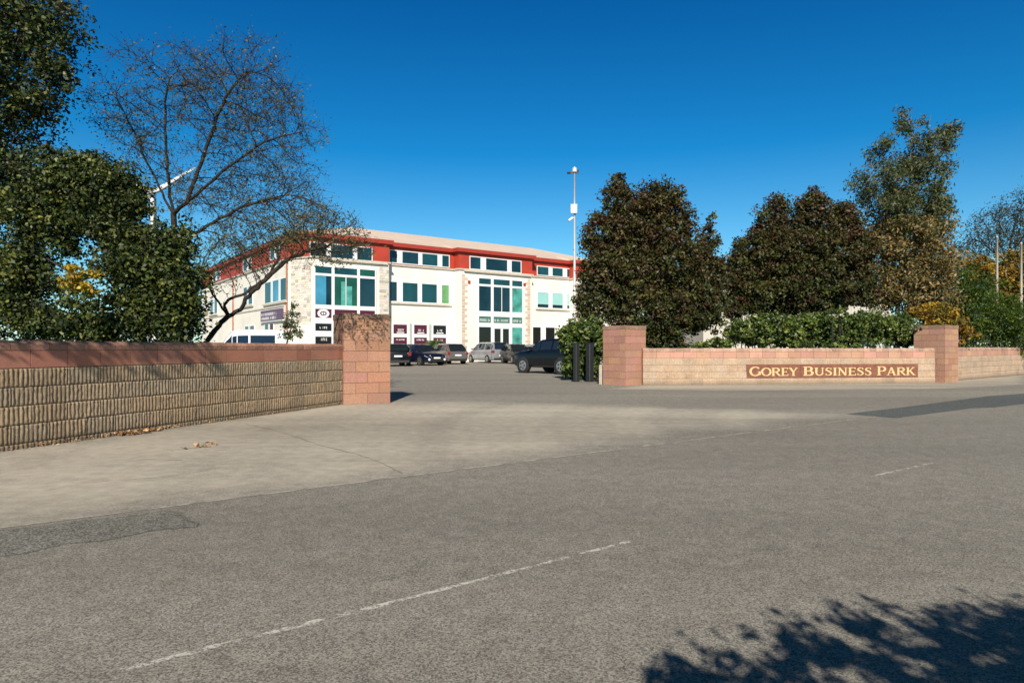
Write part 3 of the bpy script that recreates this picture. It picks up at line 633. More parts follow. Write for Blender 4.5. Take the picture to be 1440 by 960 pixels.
b=MB(); b.box((tm-.38,AD-.032,zs[1][0]+.01),(tm-.06,AD-.031,zs[1][1]-.35)); b.box((tm+.08,AD-.033,zs[1][0]+.01),(tm+.5,AD-.031,zs[1][0]+1.5)); b.build('poster',M['aqua'],wf)
b=MB(); b.box((T[0][1]-.42,AD-.033,zs[1][0]+.01),(T[0][1]-.01,AD-.031,zs[1][1]-.01)); b.build('poster',M['g_dark'],wf)
def ellipse_disc(b,t,z,rt,rz,d,n=28,inner=0):
    if not inner: b.add([(t+rt*math.cos(2*math.pi*i/n),d,z+rz*math.sin(2*math.pi*i/n)) for i in range(n)],[tuple(range(n))])
    else:
        b.add([(t+f*rt*math.cos(2*math.pi*i/n),d,z+f*rz*math.sin(2*math.pi*i/n)) for f in (1,inner) for i in range(n)],[(i,(i+1)%n,n+(i+1)%n,n+i) for i in range(n)])
t0,t1=T[0]; zc=(zs[2][0]+zs[2][1])/2; b=MB(); ellipse_disc(b,(t0+t1)/2,zc,.46,.33,AD-.034); emb=b.build('emblem',M['whitep'],wf)
b=MB(); ellipse_disc(b,(t0+t1)/2,zc,.26,.17,AD-.036,inner=.6); b.box(((t0+t1)/2-.04,AD-.039,zc-.1),((t0+t1)/2+.02,AD-.036,zc+.14)); b.build('emblem_mark',M['maroon'],emb)
# sills/lintels across bays, above tall glazing
for a_,c_ in ((RA-.1,tA+.1),(tC0-.1,tC1+.1)):
    b=MB(); b.box((a_+.6,AD-.2,RZ-.12),(c_-.3,AD-.002,RZ-.002)); b.build('hood',M['sill'],broot)
# quoins
def quoin(fr_,tint,seed,z1=RZ-.1,z0=.1,w0=.30,w1=.55,h=.27):
    rg=random.Random(seed); b=MB(); z=z0; i=0
    while z+h<z1:
        w_=(w0 if i%2 else w1)*rg.uniform(.9,1.1); v=rg.uniform(.85,1.1)
        fr_(b,w_,z,z+h-.05,tuple(c*v for c in tint)); z+=h; i+=1
    return b
def qf_right(tc,d):   # hugging the right end of a bay, going left
    return lambda b,w_,za,zb,c: b.box((tc-.7,d-.03,za),(tc-.7+w_,d+.0,zb),tint=c)
stone=(.60,.46,.36); pale=(.66,.58,.46)
def stonepanel(b,t0,t1,d,z0,z1,seed,base=(.64,.60,.53),hs=.2):
    rg=random.Random(seed); z=z0
    while z<z1-.05:
        h_=rg.uniform(.8,1.2)*hs; t=t0
        while t<t1-.02:
            w_=rg.uniform(.25,.5); te=min(t+w_,t1); v=rg.uniform(.9,1.12)
            if rg.random()<.14: v*=.7
            b.box((t+.012,d-.02-rg.random()*.02,z+.012),(te-.012,d,min(z+h_,z1)-.008),tint=(base[0]*v,base[1]*v*rg.uniform(.92,1.02),base[2]*v*rg.uniform(.85,1.05))); t=te
        z+=h_
quoin(lambda b,w_,za,zb,c:b.box((tC0+.32,AD-.03,za),(tC0+.32+w_,AD-.001,zb),tint=c),stone,1).build('quoin',M['quoinstone'],broot,tint=True)
quoin(lambda b,w_,za,zb,c:b.box((tC1-.25-w_,AD-.03,za),(tC1-.2,AD-.001,zb),tint=c),stone,2).build('quoin',M['quoinstone'],broot,tint=True)
quoin(lambda b,w_,za,zb,c:b.box((tE0+.15,AD-.03,za),(tE0+.15+w_,AD-.001,zb),tint=c),stone,3).build('quoin',M['quoinstone'],broot,tint=True)
b=MB(); stonepanel(b,ft(533,0,AD)[0],tA-.02,AD,.1,RZ-.15,5); b.build('stone_panel',M['quoinstone'],broot,tint=True)
# chamfer panel: stonework on the slanted corner
cdx,cdy=RA-TL,AD-QD; cl=math.hypot(cdx,cdy)
chroot=MB(); tmp=MB(); stonepanel(tmp,.25,cl-.1,0,3.0,RZ-.15,6,base=(.66,.62,.54),hs=.17)
tmp.v=[(TL+cdx/cl*p[0]-(-cdy/cl)*0+ (-cdy/cl)*(-1)*(-p[1])*0 + p[1]*(-cdy/cl)*1.0, QD+cdy/cl*p[0]+p[1]*(cdx/cl), p[2]) for p in tmp.v]
tmp.build('stone_panel',M['quoinstone'],broot,tint=True)
# left facade (plane t = TL, outward is -t)
def lbox(b,d0,d1,z0,z1,out,tint=None,inn=0.0): b.box((TL-out,min(d0,d1),z0),(TL-inn,max(d0,d1),z1),tint=tint)
def lwindow(xs,x_ref,yt,yb,mats,off=0.0,sill=True,fw=.07):
    D=[sorted((fl(a_,0,TL)[0],fl(c_,0,TL)[0])) for a_,c_ in xs]; z1=fl(x_ref,yt,TL)[1]; z0=fl(x_ref,yb,TL)[1]
    lo=min(d[0] for d in D); hi=max(d[1] for d in D); b=MB(); w_=fw; o=.05+off
    b.box((TL-o,lo-w_,z0-w_),(TL-off-.001,lo,z1+w_)); b.box((TL-o,hi,z0-w_),(TL-off-.001,hi+w_,z1+w_)); b.box((TL-o,lo,z1),(TL-off-.001,hi,z1+w_)); b.box((TL-o,lo,z0-w_),(TL-off-.001,hi,z0))
    Ds=sorted(D)
    for i in range(len(Ds)-1): b.box((TL-o-.003,Ds[i][1],z0+.001),(TL-off-.001,Ds[i+1][0],z1-.001))
    wf=b.build('window',M['upvc'],broot)
    for (a_,c_),m in zip(D,mats):
        b=MB(); b.box((TL-off-.03,a_+.002,z0+.002),(TL-off-.004,c_-.002,z1-.002)); b.build('pane',M[m],wf)
    if sill:
        b=MB(); b.box((TL-.16-off,lo-.3,z0-w_-.16),(TL-off-.002,hi+.3,z0-w_-.004)); b.build('sill',M['sill'],wf)
lwindow([(373,381.5),(384,392.5),(395,403)],403,390.5,421,['g_teal','g_blue','g_teal'])
lwindow([(343,348),(350,355.5)],355,402,427,['g_dark','g_teal'])
lwindow([(343,348),(350,354)],354,363,378,['g_teal','g_dark'],off=.02,sill=False)
lwindow([(381,387),(389,394)],394,346,361,['g_dark','g_teal'],off=.02,sill=False)
lwindow([(345,350),(352,358)],358,458,474,['g_teal','g_dark'],sill=False)
lwindow([(373,378),(380,385)],385,455,474,['g_teal','maroon'],sill=False)
lwindow([(300,304),(306,310)],310,380,392,['g_dark','g_dark'],off=.02,sill=False)
lwindow([(296,300),(302,306)],306,420,440,['g_teal','g_dark'])
d0,d1=sorted((fl(368.5,0,TL)[0],fl(399,0,TL)[0])); z1=fl(399,433,TL)[1]; z0=fl(399,449,TL)[1]
b=MB(); b.box((TL-.12,d0,z0),(TL-.03,d1,z1)); sg=b.build('sign_board',M['purple'],broot)
b=MB(); tmp=MB(); illegible(tmp,0,(d1-d0)*.72,z0+.12,z1-.1,0,rows=2,seed=3)
b.v=[(TL-.121+p[1],d1-.15-p[0],p[2]) for p in tmp.v]; b.f=tmp.f; b.t=tmp.t; b.build('lettering',M['whitep'],sg)
b=MB(); b.box((TL-.2,d0-.05,z0-.09),(TL-.002,d1+.05,z0-.02)); b.build('sign_bracket',M['whitemetal'],broot)
for x,w_ in ((329,.55),(409,0)):
    d_=fl(x,0,TL)[0] if w_ else QD+.1
    b=MB(); lbox(b,d_,d_+(.45 if w_ else .4),0,RZ-.01,.05,inn=.001); b.build('brick_pilaster',M['brick'],broot)
b=MB(); lbox(b,QD+1,LEND-.2,4.45,4.58,.06,inn=.001); b.build('string_course',M['sill'],broot)
# ------------------------------------------------------------------ warehouse seen in the gaps between the right-hand trees
wr=empty('warehouse','pale ribbed-clad industrial unit seen in gaps behind the right-hand trees','building',(16.2,56.0,0),R(8))
b=MB(); b.box((0,0,0),(17.5,14,6.6)); b.build('wall',M['clad'],wr)
b=MB()
for i in range(58): b.box((.1+i*.3,-.04,2.9),(.22+i*.3,-.001,6.55))
b.build('cladding_rib',M['clad'],wr)
b=MB(); b.add([(-.3,-.3,6.61),(17.8,-.3,6.61),(17.8,7,7.7),(-.3,7,7.7),(17.8,14.3,6.61),(-.3,14.3,6.61)],[(0,1,2,3),(3,2,4,5),(1,4,2),(0,3,5)]); b.build('roof',M['galv'],wr)
for x in (11.2,14.2):
    b=MB(); b.box((x-.08,-.06,1.42),(x+2.28,-.001,3.0)); f_=b.build('window',M['upvc'],wr); b=MB(); b.box((x,-.075,1.5),(x+2.2,-.061,2.92)); b.build('pane',M['g_blue'],f_)
b=MB(); b.box((-.02,-.03,0),(17.52,-.001,1.2)); b.build('plinth',M['sill'],wr)
# ------------------------------------------------------------------ CCTV mast
PX=(808-CX)/F*32; mr=empty('camera_mast','tall slim pale steel camera mast rising behind the shrub by the right gate pier','mast',(PX,32,0))
ztop=HC+(HY-243)*32/F
b=MB(); b.tube([(0,0,0),(0,0,3),(0,0,ztop)],[.075,.065,.042],12); b.build('pole',M['whitemetal'],mr,smooth=True)
b=MB(); b.box((-.16,-.12,0.01),(.16,.12,.02)); b.build('base_plate',M['galv'],mr)
z=HC+(HY-295)*32/F; b=MB(); b.box((-.20,-.2,z-.19),(.10,-.045,z+.2)); b.box((-.22,-.21,z+.202),(.12,-.04,z+.225)); b.build('equipment_box',M['whitemetal'],mr)
z=HC+(HY-310)*32/F; b=MB(); b.tube([(0,0,z+.14),(-.12,-.05,z+.10)],.02,6); b.tube([(-.10,-.05,z+.12),(-.30,-.12,z-.04)],.055,8); b.build('camera_head',M['whitemetal'],mr)
b=MB(); b.box((-.36,-.04,ztop-.03),(.2,.04,ztop+.03)); b.tube([(-.36,0,ztop),(-.2,0,ztop)],.06,8); b.build('cross_arm',M['darkmetal'],mr)
b=MB(); b.tube([(0,0,ztop+.031),(0,0,ztop+.12),(0,0,ztop+.22),(0,0,ztop+.28)],[.11,.14,.11,.03],12); b.build('dome_camera',M['galv'],mr,smooth=True)
b=MB(); b.tube([(.14,0,ztop+.031),(.14,0,ztop+.15)],[.06,.05],8); b.build('lamp_head',M['darkmetal'],mr)
# flag poles at the right edge
for x,yt,lab in ((1402,334,'thin bare pale pole rising from the golden shrub, left of two'),(1436,343,'thin bare pale pole at the right edge of the photo')):
    X,Y,Z=wp(x,yt,33.0); rt=empty('pole',lab,'pole',(X,Y,0),0,'bare poles at right'); b=MB(); b.tube([(0,0,0),(0,0,Z)],[.075,.05],10); b.build('shaft',M['sill'],rt,smooth=True); b=MB(); b.tube([(0,0,Z+.001),(0,0,Z+.03),(0,0,Z+.08)],[.055,.06,.02],10); b.build('cap',M['galv'],rt)
# wind turbine behind the left trees
TX,TY,TZ=wp(213,274,170.0); tr=empty('wind_turbine','white wind turbine showing its hub and one raised blade between the left trees','wind turbine',(TX,TY,0))
b=MB(); b.tube([(0,.8,0),(0,.8,TZ-.7)],[1.3,.75],16); b.build('tower',M['whitemetal'],tr,smooth=True)
b=MB(); b.tube([(-2.6,2.2,TZ),(-2.2,1.9,TZ),(0,0,TZ),(.5,-.5,TZ)],[.6,1.1,1.2,.95],10); b.build('nacelle',M['whitemetal'],tr,smooth=True)
b=MB(); b.tube([(.3,-.4,TZ),(.8,-1.3,TZ),(1.1,-1.9,TZ)],[1.1,.9,.2],12); b.build('hub',M['whitemetal'],tr,smooth=True)
for ang in (31,151,271):
    c,s=math.cos(R(ang)),math.sin(R(ang)); b=MB(); vs=[]
    for rr_,wd,th in ((.6,.4,.35),(2.2,.75,.3),(6,.6,.2),(10,.42,.12),(13,.2,.05)):
        for (a_,e_) in ((-1,0),(0,-1),(1,0),(0,1)):
            u_=a_*wd; vs.append((.6+c*rr_-s*u_, -1.0+e_*th, TZ+s*rr_+c*u_))
    fs=[(4*i+k_,4*i+(k_+1)%4,4*i+4+(k_+1)%4,4*i+4+k_) for i in range(4) for k_ in range(4)]+[(0,3,2,1),(16,17,18,19)]
    b.add(vs,fs); b.build('blade',M['whitemetal'],tr,smooth=True)
# ------------------------------------------------------------------ cars
def carpaint(name,c,metal=.35): 
    return simple(name,c,.28,metal,var=.04,coat=.8 if max(c)>.03 else .25,spec=.5 if max(c)>.03 else .3)
def car(name,label,loc,head,kind,paint,front_lens='lens',rear_lens='redlens',L_=4.2,W_=1.76,H_=1.46,cat='car'):
    """local +x = forward"""
    rt=empty(name,label,cat,(loc[0],loc[1],.004),math.atan2(head[1],head[0]),'cars parked in front of the building')
    hl=L_/2; hw=W_/2
    # stations: x, z of lower, z belt, z top, half width belt, half width top
    gc=.2
    if kind=='hatch': st=[(-1.0,.32,.62,.70,.80),(-.97,.24,.84,.92,.93),(-.90,.22,.94,1.18,.97),(-.72,.2,.96,H_*.975,.99),(-.4,.2,.95,H_,1),(0,.2,.93,H_*.99,1),(.18,.2,.91,H_*.955,1),(.46,.2,.88,.95,.99),(.72,.2,.80,.86,.97),(.92,.22,.70,.76,.92),(1.0,.3,.55,.60,.78)]
    elif kind=='mpv': st=[(-1.0,.32,.70,.78,.84),(-.98,.24,.95,1.05,.95),(-.93,.22,1.0,H_*.86,.98),(-.84,.2,1.02,H_*.985,.99),(-.4,.2,1.0,H_,1),(.1,.2,.98,H_*.99,1),(.3,.2,.97,H_*.93,1),(.62,.2,.93,1.02,.99),(.8,.2,.86,.93,.97),(.93,.22,.76,.82,.93),(1.0,.3,.56,.62,.8)]
    elif kind=='suv': st=[(-1.0,.42,.80,.88,.86),(-.98,.3,1.0,1.12,.95),(-.93,.28,1.05,H_*.88,.98),(-.80,.28,1.06,H_*.985,.99),(-.3,.28,1.05,H_,1),(.08,.28,1.03,H_*.975,1),(.22,.28,1.02,H_*.93,1),(.46,.28,1.0,1.10,.99),(.74,.28,.96,1.04,.98),(.93,.3,.88,.94,.94),(1.0,.4,.66,.72,.82)]
    else: st=[(-1.0,.4,1.05,1.5,.95),(-.99,.3,1.15,H_*.9,.97),(-.96,.28,1.18,H_*.98,.98),(-.7,.28,1.18,H_,1),(0,.28,1.16,H_,1),(.3,.28,1.14,H_*.99,1),(.42,.28,1.12,H_*.95,1),(.72,.28,1.08,1.22,.99),(.9,.28,.98,1.05,.96),(.97,.3,.85,.92,.93),(1.0,.4,.6,.66,.85)]
    rings=[]
    for (fx,zl,zb,zt,wf_) in st:
        cab=(zt-zb)>.2; x=fx*hl; w_=hw*wf_; wt=w_*(.80 if cab else .90); ins=min(1,(zt-zb)/.45)
        wt=w_*(1-.22*ins) if cab else w_*.88
        rings.append([(x,0,zl),(x,w_*.82,zl),(x,w_*.965,zl+.08),(x,w_,(zl+zb)*.5),(x,w_*.985,zb-.10),(x,w_*.955,zb),(x,wt,zt-.05*ins-.015),(x,wt*.86,zt),(x,0,zt+.015)])
    def side(k,ring): x,y,z=ring[k]; return (x,y,z)
    n=len(rings[0]); vs=[];fs=[]
    for rg in rings: vs+=rg+[(x,-y,z) for (x,y,z) in rg[1:-1]][::-1]
    m_=2*n-2
    for i in range(len(rings)-1):
        for k_ in range(m_): fs.append((i*m_+k_,i*m_+(k_+1)%m_,(i+1)*m_+(k_+1)%m_,(i+1)*m_+k_))
    fs+=[tuple(range(m_))[::-1],tuple(range((len(rings)-1)*m_,len(rings)*m_))]
    b=MB(); b.add(vs,fs); body=b.build('body',M[paint],rt,smooth=True)
    md=body.modifiers.new('es','EDGE_SPLIT'); md.split_angle=R(38)
    def patch(bm,p00,p10,p11,p01,off,sgn,u0=.06,u1=.94,v0=.1,v1=.9):
        P_=[Vector(p) for p in (p00,p10,p11,p01)]
        def bl(u,v): return (P_[0]*(1-u)+P_[1]*u)*(1-v)+(P_[3]*(1-u)+P_[2]*u)*v
        q=[bl(u0,v0),bl(u1,v0),bl(u1,v1),bl(u0,v1)]; nn=(q[1]-q[0]).cross(q[3]-q[0]).normalized()*sgn*off
        bm.add([tuple(p+nn) for p in q],[(0,1,2,3)])
    # side glass: strips between cabin stations
    cabs=[i for i,s in enumerate(st) if (s[3]-s[2])>.2]
    for sg in (1,-1):
        for i in range(cabs[0],cabs[-1]+1):
            A,B=rings[i],rings[i+1]
            f=lambda p:(p[0],p[1]*sg,p[2]); b=MB()
            last=(i==cabs[-1])
            if last:   # triangle-ish quarter behind windscreen base
                patch(b,f(A[5]),f(B[5]),f(tuple(np.array(B[6])*.98+np.array(A[6])*.02)),f(A[6]),.006,-sg,.03,.62,.12,.85)
            else: patch(b,f(A[5]),f(B[5]),f(B[6]),f(A[6]),.006,-sg,.05 ,.95,.1,.72 if kind=='van' else .93)
            if kind=='van' and i<cabs[0]+3: continue
            b.build('side_window',M['carglass'],rt)
    i=cabs[-1]; A,B=rings[i],rings[i+1]; b=MB()
    for s0,s1 in ((1,-1),): patch(b,(B[6][0],B[6][1],B[6][2]),(B[6][0],-B[6][1],B[6][2]),(A[7][0],-A[7][1]-.03,A[7][2]),(A[7][0],A[7][1]+.03,A[7][2]),.012,-1,.05,.95,.08,.95)
    # windscreen must follow the crowned top: lift slightly
    for j in range(len(b.v)): b.v[j]=(b.v[j][0]+.02,b.v[j][1],b.v[j][2]+.022)
    b.build('windscreen',M['carglass'],rt)
    # rear screen
    b=MB(); zb=st[2][2]+.06; zt=H_*.93
    xr=rings[1][0][0]; x2=rings[3][0][0]; zz2=st[3][3]; x1r=rings[1][0][0]; z1r=st[1][3]; x2r=rings[2][0][0]; z2r=st[2][3]
    w2=rings[2][6][1]*.86; w1=rings[1][6][1]*.86; w3=rings[3][7][1]*.9
    if kind!='van':
        b.add([(x1r-.02,w1,z1r+.05),(x1r-.02,-w1,z1r+.05),(x2r-.02,-w2,z2r+.01),(x2r-.02,w2,z2r+.01),(x2*.97+x2r*.03-.015,w3,zz2-.02),(x2*.97+x2r*.03-.015,-w3,zz2-.02)],[(0,1,2,3),(3,2,5,4)])
        b.v=[(p[0]-.02,p[1],p[2]+.02) for p in b.v]; b.build('rear_window',M['carglass'],rt)
    else:
        b.box((-hl-.01,-hw*.7,1.25),(-hl*.985,hw*.7,1.75)); b.build('rear_window',M['carglass'],rt)
    wb=.60 if kind!='mpv' else .63; rw=.31 if kind in('hatch','mpv') else .36
    for fx in (wb,-wb):
        for sg in (1,-1):
            b=MB(); y=sg*(hw*.99+.004); x=fx*hl; nn=18    # dark arch
            b.add([(x+math.cos(math.pi*2*k_/nn)*(rw+.055),y,rw+math.sin(math.pi*2*k_/nn)*(rw+.055)) for k_ in range(nn)],[tuple(range(nn))]); b.build('wheel_arch',M['trim'],rt)
            b=MB(); b.tube([(x,sg*(hw-.2),rw),(x,sg*(hw-.02),rw),(x,sg*(hw+.02),rw)],[rw,rw,rw*.93],20); wh=b.build('wheel',M['tyre'],rt)
            b=MB(); b.tube([(x,sg*(hw+.021),rw),(x,sg*(hw+.03),rw)],[rw*.66,rw*.6],14)
            rm=b.build('rim',M['rim'],wh)
            b=MB()
            for k_ in range(5):
                a_=2*math.pi*(k_+.5)/5; b.add([(x+math.cos(a_+e_)*rw*r_,sg*(hw+.032),rw+math.sin(a_+e_)*rw*r_) for r_,e_ in ((.2,-.3),(.52,-.32),(.52,.32),(.2,.3))],[(0,1,2,3)])
            b.build('rim_opening',M['trim'],wh)
    # lights, plates, bumpers, mirrors
    zf=st[-2][2]; xf=hl*.93
    for sg in (1,-1):
        b=MB(); b.add([(hl*.995,sg*hw*.48,zf-.16),(hl*.955,sg*hw*.86,zf-.14),(hl*.86,sg*hw*.955,zf-.03),(hl*.95,sg*hw*.55,zf-.015)],[(0,1,2,3)]); 
        b.v=[(p[0]+.03,p[1]*1.01,p[2]+.015) for p in b.v]; b.build('headlight',M[front_lens],rt)
        zr=st[1][2]; b=MB(); b.box((-hl*.995-.012,min(sg*hw*.72,sg*hw*.9),zr-.16),(-hl*.96,max(sg*hw*.72,sg*hw*.9),zr+.06)); b.box((-hl*.985,min(sg*hw*.9,sg*hw*.97),zr-.14),(-hl*.92,max(sg*hw*.9,sg*hw*.97),zr+.04)); b.build('tail_light',M[rear_lens],rt)
        xm=rings[cabs[-1]][0][0]+.25; zm=st[cabs[-1]][2]+.08; b=MB(); b.box((xm-.06,min(sg*(hw*.95),sg*(hw+.17)),zm),(xm+.06,max(sg*(hw*.95),sg*(hw+.17)),zm+.13)); b.build('mirror',M[paint],rt)
        b=MB(); b.tube([(hl*.985,sg*hw*.68,.42),(hl*1.004,sg*hw*.68,.42)],[.09,.085],12); b.build('fog_lamp',M['lens'],rt)
    b=MB(); b.box((hl*.97,-hw*.5,zf-.28),(hl*1.003,hw*.5,zf-.14)); b.box((hl*.97,-hw*.55,.30),(hl*1.006,hw*.55,.40)); b.build('grille',M['trim'],rt)
    b=MB(); b.box((-hl*1.004,-hw*.8,.24),(-hl*.97,hw*.8,.40)); b.build('rear_bumper_trim',M['trim'],rt)
    for sx in (1,-1):
        x=sx*(hl*1.006+.004); zp=.52 if sx>0 else .66 if kind in('hatch','suv') else .60
        b=MB(); b.box((x-.006,-.26,zp-.055),(x+.006,.26,zp+.055)); pl=b.build('number_plate',M['plate'],rt)
    # door seams
    for sg in (1,-1):
        b=MB()
        for fx in (.36,-.08,-.5):
            x=fx*hl; b.box((x-.006,min(sg*hw*1.0,sg*(hw+.003)),.34),(x+.006,max(sg*hw*1.0,sg*(hw+.003)),.82))
        b.build('door_seam',M['trim'],rt)
    return rt
M['p_black']=carpaint('black_paint',(.005,.006,.008),0); M['p_navy']=carpaint('navy_paint',(.006,.010,.028),0); M['p_taupe']=carpaint('taupe_paint',(.20,.17,.145),.5); M['p_silver']=carpaint('silver_paint',(.36,.38,.40),.5); M['p_dark']=carpaint('dark_green_paint',(.02,.024,.024)); M['p_white']=carpaint('white_paint',(.78,.79,.80),0)
M['bluelens']=simple('blue_lens',(.2,.35,.5),.1,var=.1,coat=1)
def place(x,y): return gp(x,y)
car('parked_car','black car seen from behind, half hidden by the left gate pier',gp(554,514.0),(-.30,.95),'hatch','p_black')
car('parked_car','dark navy hatchback facing the entrance with white front plate',gp(592,513.2),(.62,-.78),'hatch','p_navy')
car('parked_car','taupe grey hatchback seen from behind, between navy car and silver people carrier',(-5.0,50.4),(-.50,.87),'hatch','p_taupe',H_=1.52)
car('parked_car','silver people carrier parked tail out in front of the entrance doors',(-1.95,54.2),(-.52,.85),'mpv','p_silver',L_=4.4,H_=1.66,W_=1.8)
car('parked_car','dark car parked nose out just right of the silver people carrier',(.45,50.6),(.30,-.95),'hatch','p_dark',H_=1.5)
car('parked_car','grey car mostly hidden behind the black off-roader',(1.95,49.5),(.35,-.94),'hatch','p_silver')
car('parked_car','black off-roader standing partly behind the leafy shrub',(2.0,30.7),(-.66,.75),'suv','p_black',L_=4.1,W_=1.8,H_=1.6)
car('parked_van','white van with black side glass showing over the left wall',(-16.3,41),(-.93,-.36),'van','p_white',L_=4.5,W_=1.85,H_=2.32,cat='van')
# ------------------------------------------------------------------ foliage
def leaves(name,blobs,n,size,cols,mat,root=None,clump=.35,nclump=None,shell=.35,asp=.55,up=.35,lump=.75,seed=1,droop=0,cols2=None):
    """blobs: list of (cx,cy,cz,rx,ry,rz[,weight]); cols: list of (rgb,weight)"""
    rg=np.random.default_rng(seed); Bm=np.array([b_[:6] for b_ in blobs],float)
    wt=np.array([(b_[6] if len(b_)>6 else 1.0) for b_ in blobs])*(Bm[:,3]*Bm[:,4]*Bm[:,5])**(2/3); wt/=wt.sum()
    nc=nclump or max(20,n//45); bi=rg.choice(len(blobs),nc,p=wt)
    d=rg.normal(size=(nc,3)); d/=np.linalg.norm(d,axis=1)[:,None]; r=(shell+(1-shell)*rg.random(nc)**.6)
    r*= lump+(1-lump)*rg.random(nc)*1.6
    C=Bm[bi,:3]+d*r[:,None]*Bm[bi,3:6]; keep=C[:,2]>.15; C=C[keep]; nc=len(C); csz=np.minimum(clump,Bm[bi[:],3:6].min(1)[keep]*.7)*(.5+rg.random(nc))
    ci=rg.integers(0,nc,n); dd=rg.normal(size=(n,3)); dd/=np.linalg.norm(dd,axis=1)[:,None]
    P_=C[ci]+dd*(csz[ci]*rg.random(n)**.5)[:,None]*np.array([1,1,.75]); P_[:,2]-=droop*rg.random(n)*csz[ci]
    P_[:,2]=np.maximum(P_[:,2],.05)
    nrm=rg.normal(size=(n,3)); nrm[:,2]+=up*2; nrm[:,1]-=.3; nrm+=dd*.6; nrm/=np.linalg.norm(nrm,axis=1)[:,None]
    a_=rg.normal(size=(n,3)); a_[:,2]-=droop*2; a_-= (a_*nrm).sum(1)[:,None]*nrm; a_/=np.linalg.norm(a_,axis=1)[:,None]; b_=np.cross(nrm,a_)
    s=size*(.6+.8*rg.random(n)); h=s[:,None]*a_*.5; w_=s[:,None]*asp*b_*.5; fold=nrm*s[:,None]*.10
    V=np.stack([P_-h,P_-h*.15+w_+fold,P_+h,P_-h*.15-w_+fold],1).reshape(-1,3)
    I=np.arange(n)*4; Fq=np.stack([I,I+1,I+2,I+3],1)
    cc=np.array([c[0] for c in cols]); cw=np.array([c[1] for c in cols],float); cw/=cw.sum()
    cidx=rg.choice(len(cols),nc,p=cw)[ci]; sw_=rg.random(n)<.35; cidx=np.where(sw_,rg.choice(len(cols),n,p=cw),cidx)
    col=cc[cidx]*(.75+.5*rg.random((n,1)))*(.75+.5*rg.random(nc)[ci])[:,None]
    if cols2:
        c2=np.array([c[0] for c in cols2]); w2=np.array([c[1] for c in cols2],float); w2/=w2.sum(); col2=c2[rg.choice(len(c2),nc,p=w2)[ci]]*(.75+.5*rg.random((n,1)))
        zz=np.clip((P_[:,2]-C[:,2].min())/(np.ptp(C[:,2])),0,1); low=rg.random(n)>zz*1.5-.05; col=np.where(low[:,None],col2,col)
    o=npmesh(name,V,Fq,mat,tint=np.repeat(col,4,axis=0))
    if root: worldpart(o,root)
    return o,C
def pxblobs(lst,Y,ry=None,dy=0):
    """lst: (x,y,rx,ry[,weight[,depth offset]]) in photo pixels; real depth Y"""
    out=[]
    for b_ in lst:
        x,y,rx,rz=b_[:4]; w_=b_[4] if len(b_)>4 else 1; o=b_[5] if len(b_)>5 else 0; D=Y+o
        X,_,Z=wp(x,y,D); k_=D/F; out.append((X,D,Z,rx*k_,(ry if ry else max(min(rx,rz*1.4)*k_,.4)),rz*k_,w_))
    return out
def colonise(base,attr,step,influence,kill,iters=160,trunk_to=None,seed=1,trunk=None):
    rg=np.random.default_rng(seed); nodes=[np.array(base,float)]; par=[-1]
    path=trunk or []
    for p in path:
        p=np.array(p,float); q=nodes[-1]; L_=np.linalg.norm(p-q); m_=max(1,int(L_/step)); last=len(nodes)-1
        for k_ in range(1,m_+1):
            nodes.append(q+(p-q)*k_/m_+rg.normal(size=3)*step*.06); par.append(last); last=len(nodes)-1
    A=np.array(attr); alive=np.ones(len(A),bool); N_=np.array(nodes)
    near=np.full(len(A),1e9); ni=np.zeros(len(A),int)
    def upd(new,off):
        for j,p in enumerate(new):
            d=np.linalg.norm(A-p,axis=1); m_=d<near; near[m_]=d[m_]; ni[m_]=off+j
    upd(N_,0)
    for it in range(iters):
        act=alive&(near<influence)
        if not act.any(): break
        ids=np.unique(ni[act]); new=[];np_=[]
        for i in ids:
            m_=act&(ni==i); v=A[m_]-nodes[i]; v/=np.linalg.norm(v,axis=1)[:,None]+1e-9; dv=v.sum(0)+rg.normal(size=3)*.25; l=np.linalg.norm(dv)
            if l<1e-6: continue
            p=nodes[i]+dv/l*step; new.append(p); np_.append(i)
        if not new: break
        off=len(nodes); nodes+=new; par+=np_; upd(new,off); alive&=near>kill
    return np.array(nodes),np.array(par)
